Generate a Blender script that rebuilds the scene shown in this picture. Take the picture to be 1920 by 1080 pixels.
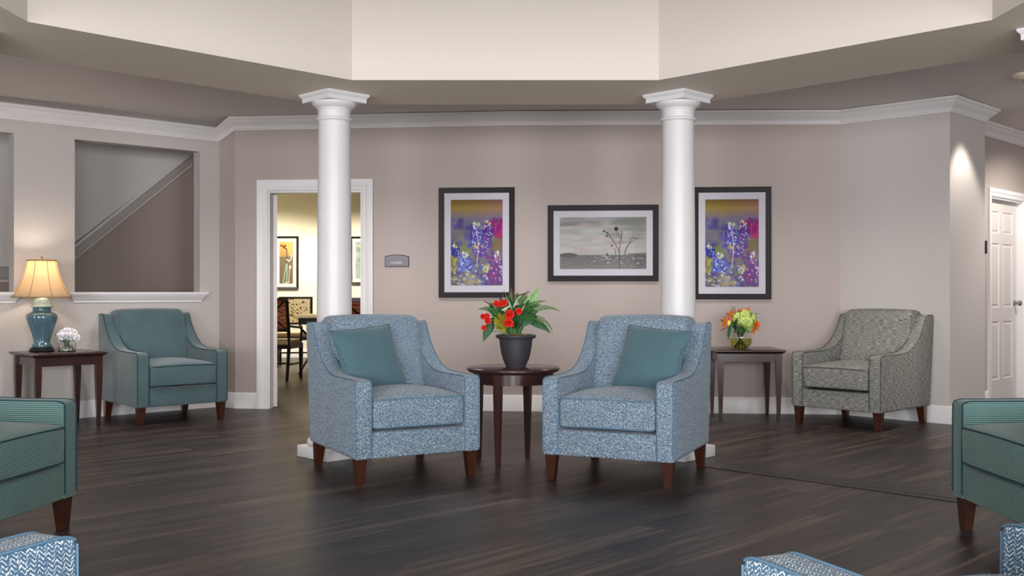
import bpy, bmesh, math, random
import numpy as np
from mathutils import Vector, Matrix, noise

random.seed(7)
PI = math.pi
R = math.radians
for o in list(bpy.data.objects):
    bpy.data.objects.remove(o, do_unlink=True)
sc = bpy.context.scene
COL = sc.collection

# ------------------------------------------------------------------ camera, world, exposure, big lights
cd = bpy.data.cameras.new('camera')
cam = bpy.data.objects.new('camera', cd)
COL.objects.link(cam)
cam.location = (0, 0, 1.10)
cam.rotation_euler = (R(90), 0, 0)
cd.sensor_width = 36
cd.lens = 36 * 1890 / 1920
cd.shift_y = 8 / 1920
cd.clip_start = 0.05
sc.camera = cam

vs = sc.view_settings
vs.view_transform = 'Standard'
vs.look = 'None'
vs.gamma = 1
vs.use_curve_mapping = False
vs.exposure = 0.09

w = bpy.data.worlds.new('world')
sc.world = w
w.use_nodes = True
w.node_tree.nodes['Background'].inputs[0].default_value = (0.75, 0.85, 1.0, 1)
w.node_tree.nodes['Background'].inputs[1].default_value = 0.6


def area(name, loc, rot, sx, sy, power, col=(1, 1, 1), spread=None):
    l = bpy.data.lights.new(name, 'AREA')
    l.shape = 'RECTANGLE'
    l.size = sx
    l.size_y = sy
    l.energy = power
    l.color = col
    if spread: l.spread = spread
    o = bpy.data.objects.new(name, l)
    o.location = loc
    o.rotation_euler = rot
    COL.objects.link(o)
    return o


def spot(name, loc, power, angle=80, blend=0.6, col=(1, .86, .7), target=None, r=0.05):
    l = bpy.data.lights.new(name, 'SPOT')
    l.energy = power
    l.spot_size = R(angle)
    l.spot_blend = blend
    l.color = col
    l.shadow_soft_size = r
    o = bpy.data.objects.new(name, l)
    o.location = loc
    if target is not None:
        o.rotation_euler = (Vector(target) - Vector(loc)).to_track_quat('-Z', 'Y').to_euler()
    COL.objects.link(o)
    return o


# daylight through the three big windows behind the camera
for wx in (-3.6, 0.0, 3.6):
    area('window_daylight', (wx, -3.38, 1.45), (R(90), 0, 0), 2.5, 1.7, 340, (0.97, 0.97, 1.0))
# daylight in the high rotunda (clerestory / skylight above the drum)
area('rotunda_daylight', (0.0, 3.98, 5.6), (0, 0, 0), 3.4, 3.4, 20, (1.0, 0.98, 0.96))
# recessed downlights at pier and fitness room, then added fill spots
spot('downlight_or_fill', (3.98, 8.35, 2.66), 60, 75, 0.5, (1, .93, .86), (4.02, 8.62, 0), .04)
spot('downlight_or_fill', (-3.1, 14.9, 2.9), 230, 110, .6, (1, .93, .80), (-3.1, 16.3, 0), .05)
spot('downlight_or_fill', (-4.1, 15.4, 2.9), 230, 110, .6, (1, .93, .80), (-4.1, 16.6, 0), .05)
spot('downlight_or_fill', (-2.2, 15.4, 2.9), 230, 110, .6, (1, .93, .80), (-2.2, 16.6, 0), .05)
spot('downlight_or_fill', (-3.0, 12.0, 2.9), 150, 120, .6, (1, .92, .78), (-3.0, 12.0, 0), .05)
for dx, dy, dp in ((-1.55, 8.0, 75), (-.1, 8.0, 75), (1.45, 7.9, 75), (2.75, 7.2, 60), (-3.0, 7.3, 75), (-4.4, 6.2, 60), (-2.0, 8.4, 30)):
    spot('perimeter_fill', (dx, dy, 2.62), dp, 142, 1.0, (1, .95, .91), (dx, dy, 0), .06)  # added fill spots without fixtures, brightening the lower walls
spot('downlight_or_fill', (5.4, 9.0, 2.66), 130, 150, .6, (1, .93, .86), (5.6, 9.6, 0), .05)  # added fill spot, brightens the hall wall and its door


# ------------------------------------------------------------------ material helpers
def s2l(c):
    return tuple(((v / 255) / 12.92 if v / 255 <= .04045 else ((v / 255 + .055) / 1.055) ** 2.4) for v in c)


class NT:
    def __init__(s, name):
        s.m = bpy.data.materials.new(name)
        s.m.use_nodes = True
        s.t = s.m.node_tree
        s.b = s.t.nodes['Principled BSDF']

    def n(s, typ, **kw):
        nd = s.t.nodes.new(typ)
        for k, v in kw.items():
            setattr(nd, k, v)
        return nd

    def put(s, v, sock):
        if isinstance(v, bpy.types.NodeSocket):
            s.t.links.new(v, sock)
        elif v is not None:
            if isinstance(v, (tuple, list)) and len(v) == 3 and sock.type == 'RGBA':
                v = (*v, 1)
            sock.default_value = v

    def math(s, op, a, b=None, c=None, clamp=False):
        nd = s.n('ShaderNodeMath', operation=op, use_clamp=clamp)
        for i, v in enumerate((a, b, c)):
            if v is not None: s.put(v, nd.inputs[i])
        return nd.outputs[0]

    def mix(s, f, a, b, mode='MIX'):
        nd = s.n('ShaderNodeMix', data_type='RGBA', blend_type=mode)
        s.put(f, nd.inputs[0]); s.put(a, nd.inputs[6]); s.put(b, nd.inputs[7])
        return nd.outputs[2]

    def noise(s, vec, scale, detail=3, rough=.5, out=0):
        nd = s.n('ShaderNodeTexNoise')
        if vec is not None: s.put(vec, nd.inputs['Vector'])
        nd.inputs['Scale'].default_value = scale
        nd.inputs['Detail'].default_value = detail
        nd.inputs['Roughness'].default_value = rough
        return nd.outputs[out]

    def ramp(s, f, stops):
        nd = s.n('ShaderNodeValToRGB')
        e = nd.color_ramp.elements
        while len(e) > 1: e.remove(e[0])
        e[0].position = stops[0][0]; e[0].color = (*stops[0][1], 1)
        for p, c in stops[1:]:
            x = e.new(p); x.color = (*c, 1)
        s.put(f, nd.inputs[0])
        return nd.outputs[0]

    def mapping(s, vec, scale=(1, 1, 1), rot=(0, 0, 0), loc=(0, 0, 0)):
        nd = s.n('ShaderNodeMapping')
        s.put(vec, nd.inputs[0])
        nd.inputs['Location'].default_value = loc
        nd.inputs['Rotation'].default_value = rot
        nd.inputs['Scale'].default_value = scale
        return nd.outputs[0]

    def coord(s, k='Object'):
        return s.n('ShaderNodeTexCoord').outputs[k]

    def bump(s, h, strength=.2, dist=.002):
        nd = s.n('ShaderNodeBump')
        nd.inputs['Strength'].default_value = strength
        nd.inputs['Distance'].default_value = dist
        s.put(h, nd.inputs['Height'])
        s.t.links.new(nd.outputs[0], s.b.inputs['Normal'])

    def done(s, col=None, rough=.5, spec=.5, **kw):
        if col is not None: s.put(col, s.b.inputs['Base Color'])
        s.put(rough, s.b.inputs['Roughness'])
        s.b.inputs['Specular IOR Level'].default_value = spec
        for k, v in kw.items():
            s.put(v, s.b.inputs[k.replace('_', ' ')])
        return s.m


def plain(name, rgb, rough=.5, spec=.5, var=.06, scale=12, bump=0, **kw):
    t = NT(name)
    c = s2l(rgb)
    nz = t.noise(t.coord(), scale, 3)
    lo = tuple(v * (1 - var) for v in c); hi = tuple(min(1, v * (1 + var)) for v in c)
    if bump: t.bump(t.noise(t.coord(), 160, 2), bump, .002)
    return t.done(t.mix(nz, lo, hi), rough, spec, **kw)


def wallmat(name, rgb, bump=.25, scale=70):
    t = NT(name)
    c = s2l(rgb)
    co = t.n('ShaderNodeNewGeometry').outputs['Position']
    nz = t.noise(co, 1.3, 3)
    t.bump(t.noise(co, scale, 3), bump, .004)
    return t.done(t.mix(nz, tuple(v * .97 for v in c), tuple(v * 1.03 for v in c)), .62, .3)


M = {}
M['taupe'] = wallmat('taupe_paint', (178, 166, 160))
M['grey_wall'] = wallmat('warm_grey_paint', (190, 184, 179), .12)
M['brown_wall'] = wallmat('brown_paint', (148, 134, 125), .1)
M['hall_wall'] = wallmat('hall_paint', (172, 160, 154), .1)
M['ceil'] = wallmat('ceiling_paint', (218, 212, 206), .1)
M['soffit'] = wallmat('soffit_paint', (238, 226, 207), .5, 110)
M['drum'] = wallmat('cream_paint', (214, 206, 197), .2)
M['cream'] = wallmat('yellow_cream_paint', (222, 215, 192), .1)
M['trim'] = plain('white_trim_paint', (226, 223, 222), .35, .5, .02)
M['white'] = plain('white_column_paint', (216, 214, 215), .38, .5, .02)
M['doorpaint'] = plain('door_paint', (214, 208, 204), .4, .5, .02)
M['leg'] = plain('walnut_leg', (62, 32, 20), .28, .5, .3, 30)
M['table'] = plain('espresso_wood', (58, 36, 34), .22, .55, .25, 25)
M['frame'] = plain('dark_frame', (26, 18, 22), .5, .25, .1)
M['mat'] = plain('mat_board', (196, 194, 202), .7, .2, .02)
M['matcream'] = plain('cream_mat_board', (226, 216, 190), .7, .2, .02)
M['black'] = plain('black_plastic', (28, 26, 30), .35, .5, .1)
M['pot'] = plain('charcoal_pot', (52, 50, 56), .5, .45, .12, 30, .2)
M['metal'] = plain('brushed_metal', (170, 165, 158), .35, .5, .05, Metallic=1.0)
M['brass'] = plain('antique_brass', (150, 120, 70), .35, .5, .1, Metallic=1.0)
M['signgrey'] = plain('sign_grey', (128, 124, 132), .5, .3, .03)
M['signwhite'] = plain('sign_letters', (225, 222, 225), .5, .3, .01)
M['dark'] = plain('dark_wood_frame', (30, 20, 18), .35, .5, .2)
M['tan_seat'] = plain('tan_vinyl', (184, 158, 122), .5, .4, .08)
M['tabletop'] = plain('cream_tabletop', (214, 198, 160), .4, .4, .04)


def plastic_leaf(name, rgb, var=.35, rough=.45):
    t = NT(name)
    c = s2l(rgb)
    nz = t.noise(t.coord(), 25, 3)
    return t.done(t.mix(nz, tuple(v * (1 - var) for v in c), tuple(min(1, v * (1 + var)) for v in c)), rough, .4)


M['leaf_dark'] = plastic_leaf('dark_leaf', (44, 86, 52))
M['leaf_mid'] = plastic_leaf('mid_leaf', (72, 118, 58))
M['leaf_light'] = plastic_leaf('pale_leaf', (148, 192, 128))
M['leaf_cream'] = plastic_leaf('variegated_leaf', (206, 214, 176), .15)
M['leaf_yellow'] = plastic_leaf('yellow_leaf', (150, 140, 40))
M['leaf_brown'] = plastic_leaf('brown_leaf', (84, 44, 34))
M['red'] = plastic_leaf('red_petal', (226, 46, 34), .2)
M['orange'] = plastic_leaf('orange_petal', (238, 118, 30), .25)
M['yellow'] = plastic_leaf('yellow_petal', (226, 190, 50), .2)
M['lime'] = plastic_leaf('lime_petal', (196, 216, 118), .15)
M['whitepetal'] = plastic_leaf('white_petal', (240, 240, 242), .04)
M['twig'] = plastic_leaf('twig', (84, 62, 54), .2)
M['moss'] = plastic_leaf('moss', (132, 112, 58), .5)


def wood_floor():
    t = NT('dark_plank_floor')
    co = t.n('ShaderNodeNewGeometry').outputs['Position']
    mp = t.mapping(co, (1, 1, 1), (0, 0, R(-44)))
    br = t.n('ShaderNodeTexBrick', offset=.37, offset_frequency=2)
    t.put(mp, br.inputs['Vector'])
    br.inputs['Color1'].default_value = (0, 0, 0, 1)
    br.inputs['Color2'].default_value = (1, 1, 1, 1)
    br.inputs['Mortar'].default_value = (.5, .5, .5, 1)
    br.inputs['Scale'].default_value = 1
    br.inputs['Mortar Size'].default_value = .0012
    br.inputs['Brick Width'].default_value = 1.25
    br.inputs['Row Height'].default_value = .15
    sepc = t.n('ShaderNodeSeparateColor'); t.put(br.outputs['Color'], sepc.inputs[0])
    g = t.mapping(mp, (.8, 14, 1))
    off = t.n('ShaderNodeVectorMath', operation='ADD')
    t.put(g, off.inputs[0])
    cmb = t.n('ShaderNodeCombineXYZ'); t.put(t.math('MULTIPLY', sepc.outputs[0], 37), cmb.inputs[2])
    t.put(cmb.outputs[0], off.inputs[1])
    n1 = t.noise(off.outputs[0], 1.6, 5, .6)
    g2 = t.mapping(mp, (3, 60, 1))
    n2 = t.noise(g2, 1.5, 4, .6)
    f = t.math('ADD', t.math('MULTIPLY', n1, .75), t.math('MULTIPLY', n2, .25))
    f = t.math('ADD', f, t.math('MULTIPLY', t.math('SUBTRACT', sepc.outputs[0], .5), .13))
    c = t.ramp(f, [(.34, s2l((22, 17, 16))), (.46, s2l((42, 34, 32))), (.55, s2l((60, 49, 45))), (.68, s2l((98, 81, 70)))])
    c = t.mix(t.math('MULTIPLY', br.outputs['Fac'], .55), c, s2l((24, 19, 18)))
    t.bump(t.math('SUBTRACT', f, br.outputs['Fac']), .18, .002)
    r = t.math('MULTIPLY_ADD', n2, .18, .30)
    return t.done(c, r, .30)


M['floor'] = wood_floor()


def strip_wood():
    t = NT('threshold_wood')
    co = t.n('ShaderNodeNewGeometry').outputs['Position']
    mp = t.mapping(t.mapping(co, (1, 1, 1), (0, 0, R(45))), (1, 22, 1))
    n1 = t.noise(mp, 2, 4, .6)
    t.bump(n1, .15, .002)
    return t.done(t.ramp(n1, [(.3, s2l((16, 12, 11))), (.7, s2l((44, 34, 31)))]), .4, .35)


M['strip'] = strip_wood()


def uvsep(t):
    sp = t.n('ShaderNodeSeparateXYZ')
    t.put(t.coord('UV'), sp.inputs[0])
    return sp.outputs[0], sp.outputs[1]


def fabric_chevron():
    t = NT('blue_chevron_fabric')
    uv = t.coord('UV')
    u, v = uvsep(t)
    wob = t.math('SUBTRACT', t.noise(uv, 90, 2), .5)
    uu = t.math('ADD', t.math('DIVIDE', u, .0215), t.math('MULTIPLY', wob, .5))
    tri = t.math('PINGPONG', uu, .5)
    vv = t.math('ADD', t.math('DIVIDE', v, .0098), t.math('MULTIPLY', tri, 2.2))
    vv = t.math('ADD', vv, t.math('MULTIPLY', wob, 1.3))
    st = t.math('PINGPONG', vv, .5)                       # 0..0.5
    brk = t.noise(uv, 150, 1)
    th = t.math('MULTIPLY_ADD', brk, .60, -.14)
    th = t.math('ADD', th, t.math('MULTIPLY', t.math('SUBTRACT', t.noise(uv, 62, 2), .5), .36))
    mask = t.math('MULTIPLY', t.math('SUBTRACT', th, st), 9, clamp=True)
    c = t.mix(t.noise(uv, 9, 2), s2l((54, 86, 110)), s2l((82, 116, 142)))
    c = t.mix(t.math('MULTIPLY', mask, .92), c, s2l((226, 230, 230)))
    t.bump(mask, .25, .001)
    return t.done(c, .85, .15, Sheen_Weight=.15)


def fabric_stripe(name, base, line, light, per, vertical=False, duty=.5):
    t = NT(name)
    uv = t.coord('UV')
    u, v = uvsep(t)
    a = u if vertical else v
    b = v if vertical else u
    wob = t.math('MULTIPLY', t.math('SUBTRACT', t.noise(uv, 30, 2), .5), .08)
    st = t.math('PINGPONG', t.math('ADD', t.math('DIVIDE', a, per), wob), .5)
    m = t.math('MULTIPLY', t.math('SUBTRACT', st, .5 - duty / 2), 8, clamp=True)
    dash = t.math('PINGPONG', t.math('DIVIDE', b, per * .55), .5)
    m2 = t.math('MULTIPLY', m, t.math('MULTIPLY_ADD', dash, .9, .5), clamp=True)
    c = t.mix(t.noise(uv, 6, 2), s2l(base), s2l(light))
    c = t.mix(t.math('MULTIPLY', m2, .8), c, s2l(line))
    t.bump(st, .5, .002)
    return t.done(c, .8, .2, Sheen_Weight=.2)


def fabric_velvet():
    t = NT('plain_teal_fabric')
    uv = t.coord('UV')
    n1 = t.noise(t.mapping(uv, (500, 60, 1)), 1, 2)
    n2 = t.noise(uv, 7, 3)
    c = t.mix(n2, s2l((68, 90, 96)), s2l((88, 110, 114)))
    c = t.mix(t.math('MULTIPLY', n1, .35), c, s2l((44, 62, 68)))
    t.bump(n1, .15, .001)
    return t.done(c, .8, .2, Sheen_Weight=.35)


def fabric_slub():
    t = NT('grey_slub_fabric')
    uv = t.coord('UV')
    n1 = t.noise(t.mapping(uv, (24, 300, 1)), 1, 3, .65)
    n2 = t.noise(t.mapping(uv, (500, 300, 1)), 1, 1)
    f = t.math('ADD', t.math('MULTIPLY', n1, .8), t.math('MULTIPLY', n2, .2))
    c = t.ramp(f, [(.34, s2l((50, 51, 49))), (.45, s2l((98, 99, 94))), (.54, s2l((144, 144, 137))), (.66, s2l((188, 188, 181)))])
    t.bump(f, .3, .001)
    return t.done(c, .85, .15)


M['chevron'] = fabric_chevron()
M['greenstripe'] = fabric_stripe('green_ribbed_fabric', (50, 82, 92), (142, 166, 148), (66, 104, 102), .0095, False, .55)
M['pillow'] = fabric_stripe('teal_ribbed_fabric', (56, 88, 100), (128, 152, 158), (68, 102, 112), .0085, True, .42)
M['teal'] = fabric_velvet()
M['teal_piping'] = plain('teal_piping', (48, 66, 72), .8, .2)  # teal, grey and green piping darkened to paint in seam groove shade
M['slub_piping'] = plain('grey_piping', (78, 79, 74), .8, .2)
M['greenstripe_piping'] = plain('green_piping', (40, 68, 76), .8, .2)
M['chevron_piping'] = plain('blue_piping', (88, 120, 144), .8, .2)
M['slub'] = fabric_slub()


def attr_mat(name, rough=.5, spec=.12, coat=.04):
    t = NT(name)
    a = t.n('ShaderNodeAttribute', attribute_name='art')
    return t.done(a.outputs['Color'], rough, spec, Coat_Weight=coat, Coat_Roughness=.05)


M['art'] = attr_mat('printed_artwork')


def glass(name, col=(1, 1, 1), rough=0.0):
    t = NT(name)
    t.noise(None, 5)
    return t.done((*col,), rough, .5, Transmission_Weight=1.0, IOR=1.45)


M['glass'] = glass('clear_glass', (.96, .99, .97))
M['water'] = glass('vase_water', (.93, .97, .90))
M['yellow_water'] = glass('yellow_green_water', (.74, .68, .16))
M['water'].node_tree.nodes['Principled BSDF'].inputs['IOR'].default_value = 1.33
M['yellow_water'].node_tree.nodes['Principled BSDF'].inputs['IOR'].default_value = 1.2


def ceramic():
    t = NT('celadon_blue_glaze')
    n = t.noise(t.coord(), 18, 3)
    return t.done(t.mix(n, s2l((58, 90, 104)), s2l((84, 116, 128))), .12, .6, Coat_Weight=.5)


M['glaze'] = ceramic()
M['glaze_pale'] = plain('pale_celadon_glaze', (150, 170, 166), .15, .6, .1, 20)


def shade_mat():
    t = NT('tan_silk_lamp_shade')
    nz = t.noise(t.mapping(t.coord(), (60, 60, 6)), 2, 2)
    c = t.mix(nz, s2l((232, 212, 182)), s2l((242, 224, 196)))
    d = t.n('ShaderNodeBsdfDiffuse'); t.put(c, d.inputs[0])
    tr = t.n('ShaderNodeBsdfTranslucent'); t.put(c, tr.inputs[0])
    mx = t.n('ShaderNodeMixShader'); mx.inputs[0].default_value = .74
    t.t.links.new(d.outputs[0], mx.inputs[1]); t.t.links.new(tr.outputs[0], mx.inputs[2])
    t.t.links.new(mx.outputs[0], t.t.nodes['Material Output'].inputs[0])
    return t.m


M['shade'] = shade_mat()
M['shadetrim'] = plain('shade_braid', (150, 112, 70), .7, .2, .1)


def emit(name, col, s):
    t = NT(name)
    t.put((*col, 1), t.b.inputs['Emission Color'])
    t.b.inputs['Emission Strength'].default_value = s
    return t.done((.9, .9, .9), .5)


M['bulb'] = emit('lit_bulb', (1, .84, .66), 200)
M['outglass'] = emit('bright_window_sky', (.9, .95, 1), 1.5)


def swirl(name, base, fg, scale, lo=.5, detail=0):
    t = NT(name)
    wv = t.n('ShaderNodeTexWave', wave_type='RINGS')
    t.put(t.coord(), wv.inputs[0])
    wv.inputs['Scale'].default_value = scale
    wv.inputs['Distortion'].default_value = 9
    wv.inputs['Detail Scale'].default_value = 1.5
    f = t.math('MULTIPLY', t.math('SUBTRACT', wv.outputs['Fac'], lo), 6, clamp=True)
    return t.done(t.mix(f, s2l(base), s2l(fg)), .7, .2)


M['orange_swirl'] = swirl('orange_swirl_fabric', (168, 84, 48), (206, 142, 114), 7)
t_ = NT('tan_floral_fabric')
M['tan_floral'] = t_.done(t_.mix(t_.math('MULTIPLY', t_.math('SUBTRACT', t_.noise(t_.coord(), 34, 1), .56), 14, clamp=True), s2l((206, 190, 148)), s2l((84, 62, 42))), .7, .2)


# ------------------------------------------------------------------ object helpers
def obj(name, bm, mat, parent=None, smooth=40, loc=None, uv=None):
    me = bpy.data.meshes.new(name)
    bmesh.ops.recalc_face_normals(bm, faces=bm.faces[:])
    if uv: uv(bm)
    for f in bm.faces: f.smooth = smooth is not None
    bm.to_mesh(me); bm.free()
    if smooth is not None:
        me.set_sharp_from_angle(angle=R(smooth))
    me.materials.append(M[mat] if isinstance(mat, str) else mat)
    o = bpy.data.objects.new(name, me)
    COL.objects.link(o)
    if parent is not None: o.parent = parent
    if loc is not None: o.location = loc
    return o


def tag(o, label, cat, group=None):
    o['label'] = label; o['category'] = cat
    if group: o['group'] = group
    return o


def thing(name, label, cat, loc=(0, 0, 0), rz=0, group=None):
    o = bpy.data.objects.new(name, None)
    o.empty_display_size = .05
    COL.objects.link(o)
    o.location = loc; o.rotation_euler = (0, 0, rz)
    return tag(o, label, cat, group)


def struct(name, bm, mat, smooth=None, **kw):
    o = obj(name, bm, mat, None, smooth, **kw)
    o['kind'] = 'structure'
    return o


def dup(root, loc, rz, label, group=None):
    r = root.copy(); COL.objects.link(r)
    r.location = loc; r.rotation_euler = (0, 0, rz); r['label'] = label
    if group: r['group'] = group

    def rec(src, dst):
        for ch in [c for c in bpy.data.objects if c.parent == src]:
            c = ch.copy(); COL.objects.link(c); c.parent = dst
            rec(ch, c)
    rec(root, r)
    return r


def box(bm, c, s, rot=None, bev=0, taper=None):
    """box centre c size s; optional rotation Matrix"""
    vs_ = []
    for dx, dy, dz in ((-1, -1, -1), (1, -1, -1), (1, 1, -1), (-1, 1, -1), (-1, -1, 1), (1, -1, 1), (1, 1, 1), (-1, 1, 1)):
        k = 1
        if taper and dz < 0: k = taper
        p = Vector((dx * s[0] / 2 * k, dy * s[1] / 2 * k, dz * s[2] / 2))
        if rot is not None: p = rot @ p
        vs_.append(bm.verts.new(p + Vector(c)))
    fs = [bm.faces.new([vs_[i] for i in q]) for q in ((0, 3, 2, 1), (4, 5, 6, 7), (0, 1, 5, 4), (1, 2, 6, 5), (2, 3, 7, 6), (3, 0, 4, 7))]
    if bev:
        es = list({e for f in fs for e in f.edges})
        bmesh.ops.bevel(bm, geom=es, offset=bev, segments=2, profile=.5, affect='EDGES')
    return vs_


def lathe(bm, prof, seg=32, c=(0, 0, 0), rmod=None, cap=True):
    rings = []
    for r, z in prof:
        ring = []
        for i in range(seg):
            a = 2 * PI * i / seg
            rr = r * (rmod(a, z) if rmod else 1)
            ring.append(bm.verts.new((c[0] + rr * math.cos(a), c[1] + rr * math.sin(a), c[2] + z)))
        rings.append(ring)
    for k in range(len(rings) - 1):
        for i in range(seg):
            j = (i + 1) % seg
            bm.faces.new((rings[k][i], rings[k][j], rings[k + 1][j], rings[k + 1][i]))
    if cap:
        if prof[0][0] > 1e-4: bm.faces.new(rings[0][::-1])
        if prof[-1][0] > 1e-4: bm.faces.new(rings[-1])


def tube(bm, pts, r, seg=6, closed=False):
    pts = [Vector(p) for p in pts]
    n = len(pts)
    rings = []
    up = Vector((0, 0, 1))
    for i, p in enumerate(pts):
        a = pts[i - 1] if (i or closed) else p
        b = pts[(i + 1) % n] if (i < n - 1 or closed) else p
        t = (b - a).normalized()
        s = t.cross(up)
        if s.length < .05: s = t.cross(Vector((0, 1, 0)))
        s.normalize(); q = s.cross(t)
        rr = r[i] if isinstance(r, (list, tuple)) else r
        rings.append([bm.verts.new(p + (s * math.cos(2 * PI * k / seg) + q * math.sin(2 * PI * k / seg)) * rr) for k in range(seg)])
    m = n if closed else n - 1
    for i in range(m):
        A = rings[i]; B = rings[(i + 1) % n]
        for k in range(seg):
            l = (k + 1) % seg
            bm.faces.new((A[k], A[l], B[l], B[k]))
    if not closed:
        bm.faces.new(rings[0][::-1]); bm.faces.new(rings[-1])


def prism(bm, poly, z0, z1):
    lo = [bm.verts.new((x, y, z0)) for x, y in poly]
    hi = [bm.verts.new((x, y, z1)) for x, y in poly]
    bm.faces.new(lo[::-1]); bm.faces.new(hi)
    n = len(poly)
    for i in range(n):
        j = (i + 1) % n
        bm.faces.new((lo[i], lo[j], hi[j], hi[i]))


def sweep(bm, pts, prof, right=True):
    """pts [(x,y,z)], prof [(out, up)]: profile swept with mitred corners, out = towards the room (right of travel)"""
    n = len(pts)
    nrm = []
    for i in range(n - 1):
        d = (Vector(pts[i + 1][:2]) - Vector(pts[i][:2])).normalized()
        nrm.append(Vector((d.y, -d.x)) if right else Vector((-d.y, d.x)))
    rings = []
    for i, p in enumerate(pts):
        if i == 0: m = nrm[0]
        elif i == n - 1: m = nrm[-1]
        else: m = (nrm[i - 1] + nrm[i]) / (1 + nrm[i - 1].dot(nrm[i]))
        rings.append([bm.verts.new((p[0] + m.x * o, p[1] + m.y * o, p[2] + u)) for o, u in prof])
    k = len(prof)
    for i in range(n - 1):
        for a in range(k):
            b = (a + 1) % k
            bm.faces.new((rings[i][a], rings[i][b], rings[i + 1][b], rings[i + 1][a]))
    bm.faces.new(rings[0]); bm.faces.new(rings[-1][::-1])


def wall(name, p0, p1, z0, z1, th, mat, holes=()):
    """front face p0->p1 (room on the right of travel), thickness behind; holes (u0,u1,z0,z1)"""
    p0 = Vector(p0); p1 = Vector(p1)
    L = (p1 - p0).length
    d = (p1 - p0) / L
    back = Vector((-d.y, d.x))
    us = sorted({0, L, *[h[0] for h in holes], *[h[1] for h in holes]})
    zs = sorted({z0, z1, *[h[2] for h in holes], *[h[3] for h in holes]})
    bm = bmesh.new()
    solid = {}
    for i in range(len(us) - 1):
        for j in range(len(zs) - 1):
            uc = (us[i] + us[i + 1]) / 2; zc = (zs[j] + zs[j + 1]) / 2
            solid[i, j] = not any(h[0] < uc < h[1] and h[2] < zc < h[3] for h in holes)
    V = {}

    def v(i, j, k):
        if (i, j, k) not in V:
            p = p0 + d * us[i] + back * (th * k)
            V[i, j, k] = bm.verts.new((p.x, p.y, zs[j]))
        return V[i, j, k]
    for (i, j), s in solid.items():
        if not s: continue
        bm.faces.new((v(i, j, 0), v(i + 1, j, 0), v(i + 1, j + 1, 0), v(i, j + 1, 0)))
        bm.faces.new((v(i, j, 1), v(i, j + 1, 1), v(i + 1, j + 1, 1), v(i + 1, j, 1)))
        for di, dj, a, b in ((-1, 0, (i, j), (i, j + 1)), (1, 0, (i + 1, j), (i + 1, j + 1)), (0, -1, (i, j), (i + 1, j)), (0, 1, (i, j + 1), (i + 1, j + 1))):
            if not solid.get((i + di, j + dj), False):
                bm.faces.new((v(*a, 0), v(*b, 0), v(*b, 1), v(*a, 1)))
    return struct(name, bm, mat)


def frame_m(p0, p1):
    """matrix: local x along p0->p1, local -y towards the room, origin p0"""
    d = (Vector(p1) - Vector(p0)).normalized()
    return math.atan2(d.y, d.x)


# ------------------------------------------------------------------ the room
P0 = (-6.271, 6.532); P1 = (-2.818, 9.70); P2 = (-2.624, 9.554); P3 = (2.961, 9.086)
P4 = (3.653, 8.41); P5 = (4.19, 8.93); P6 = (3.985, 9.135); P7 = (8.0, 13.15)
CB = {0: 2.547, 1: 2.547, 2: 2.632, 3: 2.612, 4: 2.605, 5: 2.605, 6: 2.605, 7: 2.605}

bm = bmesh.new(); box(bm, (0, 7, -.05), (24, 24, .1)); struct('floor', bm, 'floor')


def wd(px):                                                        # far wall point seen at a column of the picture
    k = (px - 960) / 1890
    d = 9.334 / (1 + .0838 * k)
    return k * d, d


def wu(px):
    x, y = wd(px)
    return math.hypot(x - P2[0], y - P2[1])


FRZ = frame_m(P2, P3)
LRZ = frame_m(P0, P1)

# gallery wall with openings
wall('wall_left', P0, P1, 0, 2.80, .136, 'grey_wall', [(.60, 1.60, 1.08, 2.435), (1.80, 2.842, 1.08, 2.435), (3.337, 4.491, 1.08, 2.435)])
bm = bmesh.new()
prism(bm, [P1, P2, (P2[0] + .05, P2[1] + .12), (-2.72, 9.80)], 0, 2.8)
struct('wall_corner', bm, 'taupe')
# far wall with doorway
du0, du1 = wu(503), wu(679)
wall('wall_far', P2, P3, 0, 2.85, .12, 'taupe', [(du0, du1, -.01, 2.055)])
# right angled wall and pier
bm = bmesh.new()
prism(bm, [P3, P4, P5, P6, (3.6, 9.5), (2.97, 9.2)], 0, 2.8)
struct('wall_right', bm, 'grey_wall')
wall('wall_hall', P6, P7, 0, 2.8, .12, 'hall_wall', [(.94, 1.845, -.01, 2.035)])
# walls outside the frame
wall('wall_side_left', (P0[0], -3.5), P0, 0, 2.85, .12, 'grey_wall')
wall('wall_side_right', P7, (8.0, -3.5), 0, 2.85, .12, 'grey_wall')
wh = [(8.0 - wx - 1.25, 8.0 - wx + 1.25, .6, 2.3) for wx in (-3.6, 0, 3.6)]
wall('wall_back', (8.0, -3.5), (P0[0], -3.5), 0, 2.85, .15, 'grey_wall', wh)
for i, wx in enumerate((-3.6, 0, 3.6)):
    bm = bmesh.new()
    for a, b in (((0, .6 + .03), (2.5, .06)), ((0, 2.3 - .03), (2.5, .06)), ((0, 1.45), (2.5, .035))):
        box(bm, (wx + a[0], -3.56, a[1]), (b[0], .07, b[1]))
    for dx in (-1.22, -.42, .42, 1.22):
        box(bm, (wx + dx, -3.56, 1.45), (.05, .07, 1.7))
    o = struct('window_%d' % (i + 1), bm, 'trim')
    bm = bmesh.new(); box(bm, (wx, -3.57, 1.45), (2.44, .01, 1.64))
    obj('window_pane', bm, 'glass', o, None)

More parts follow.
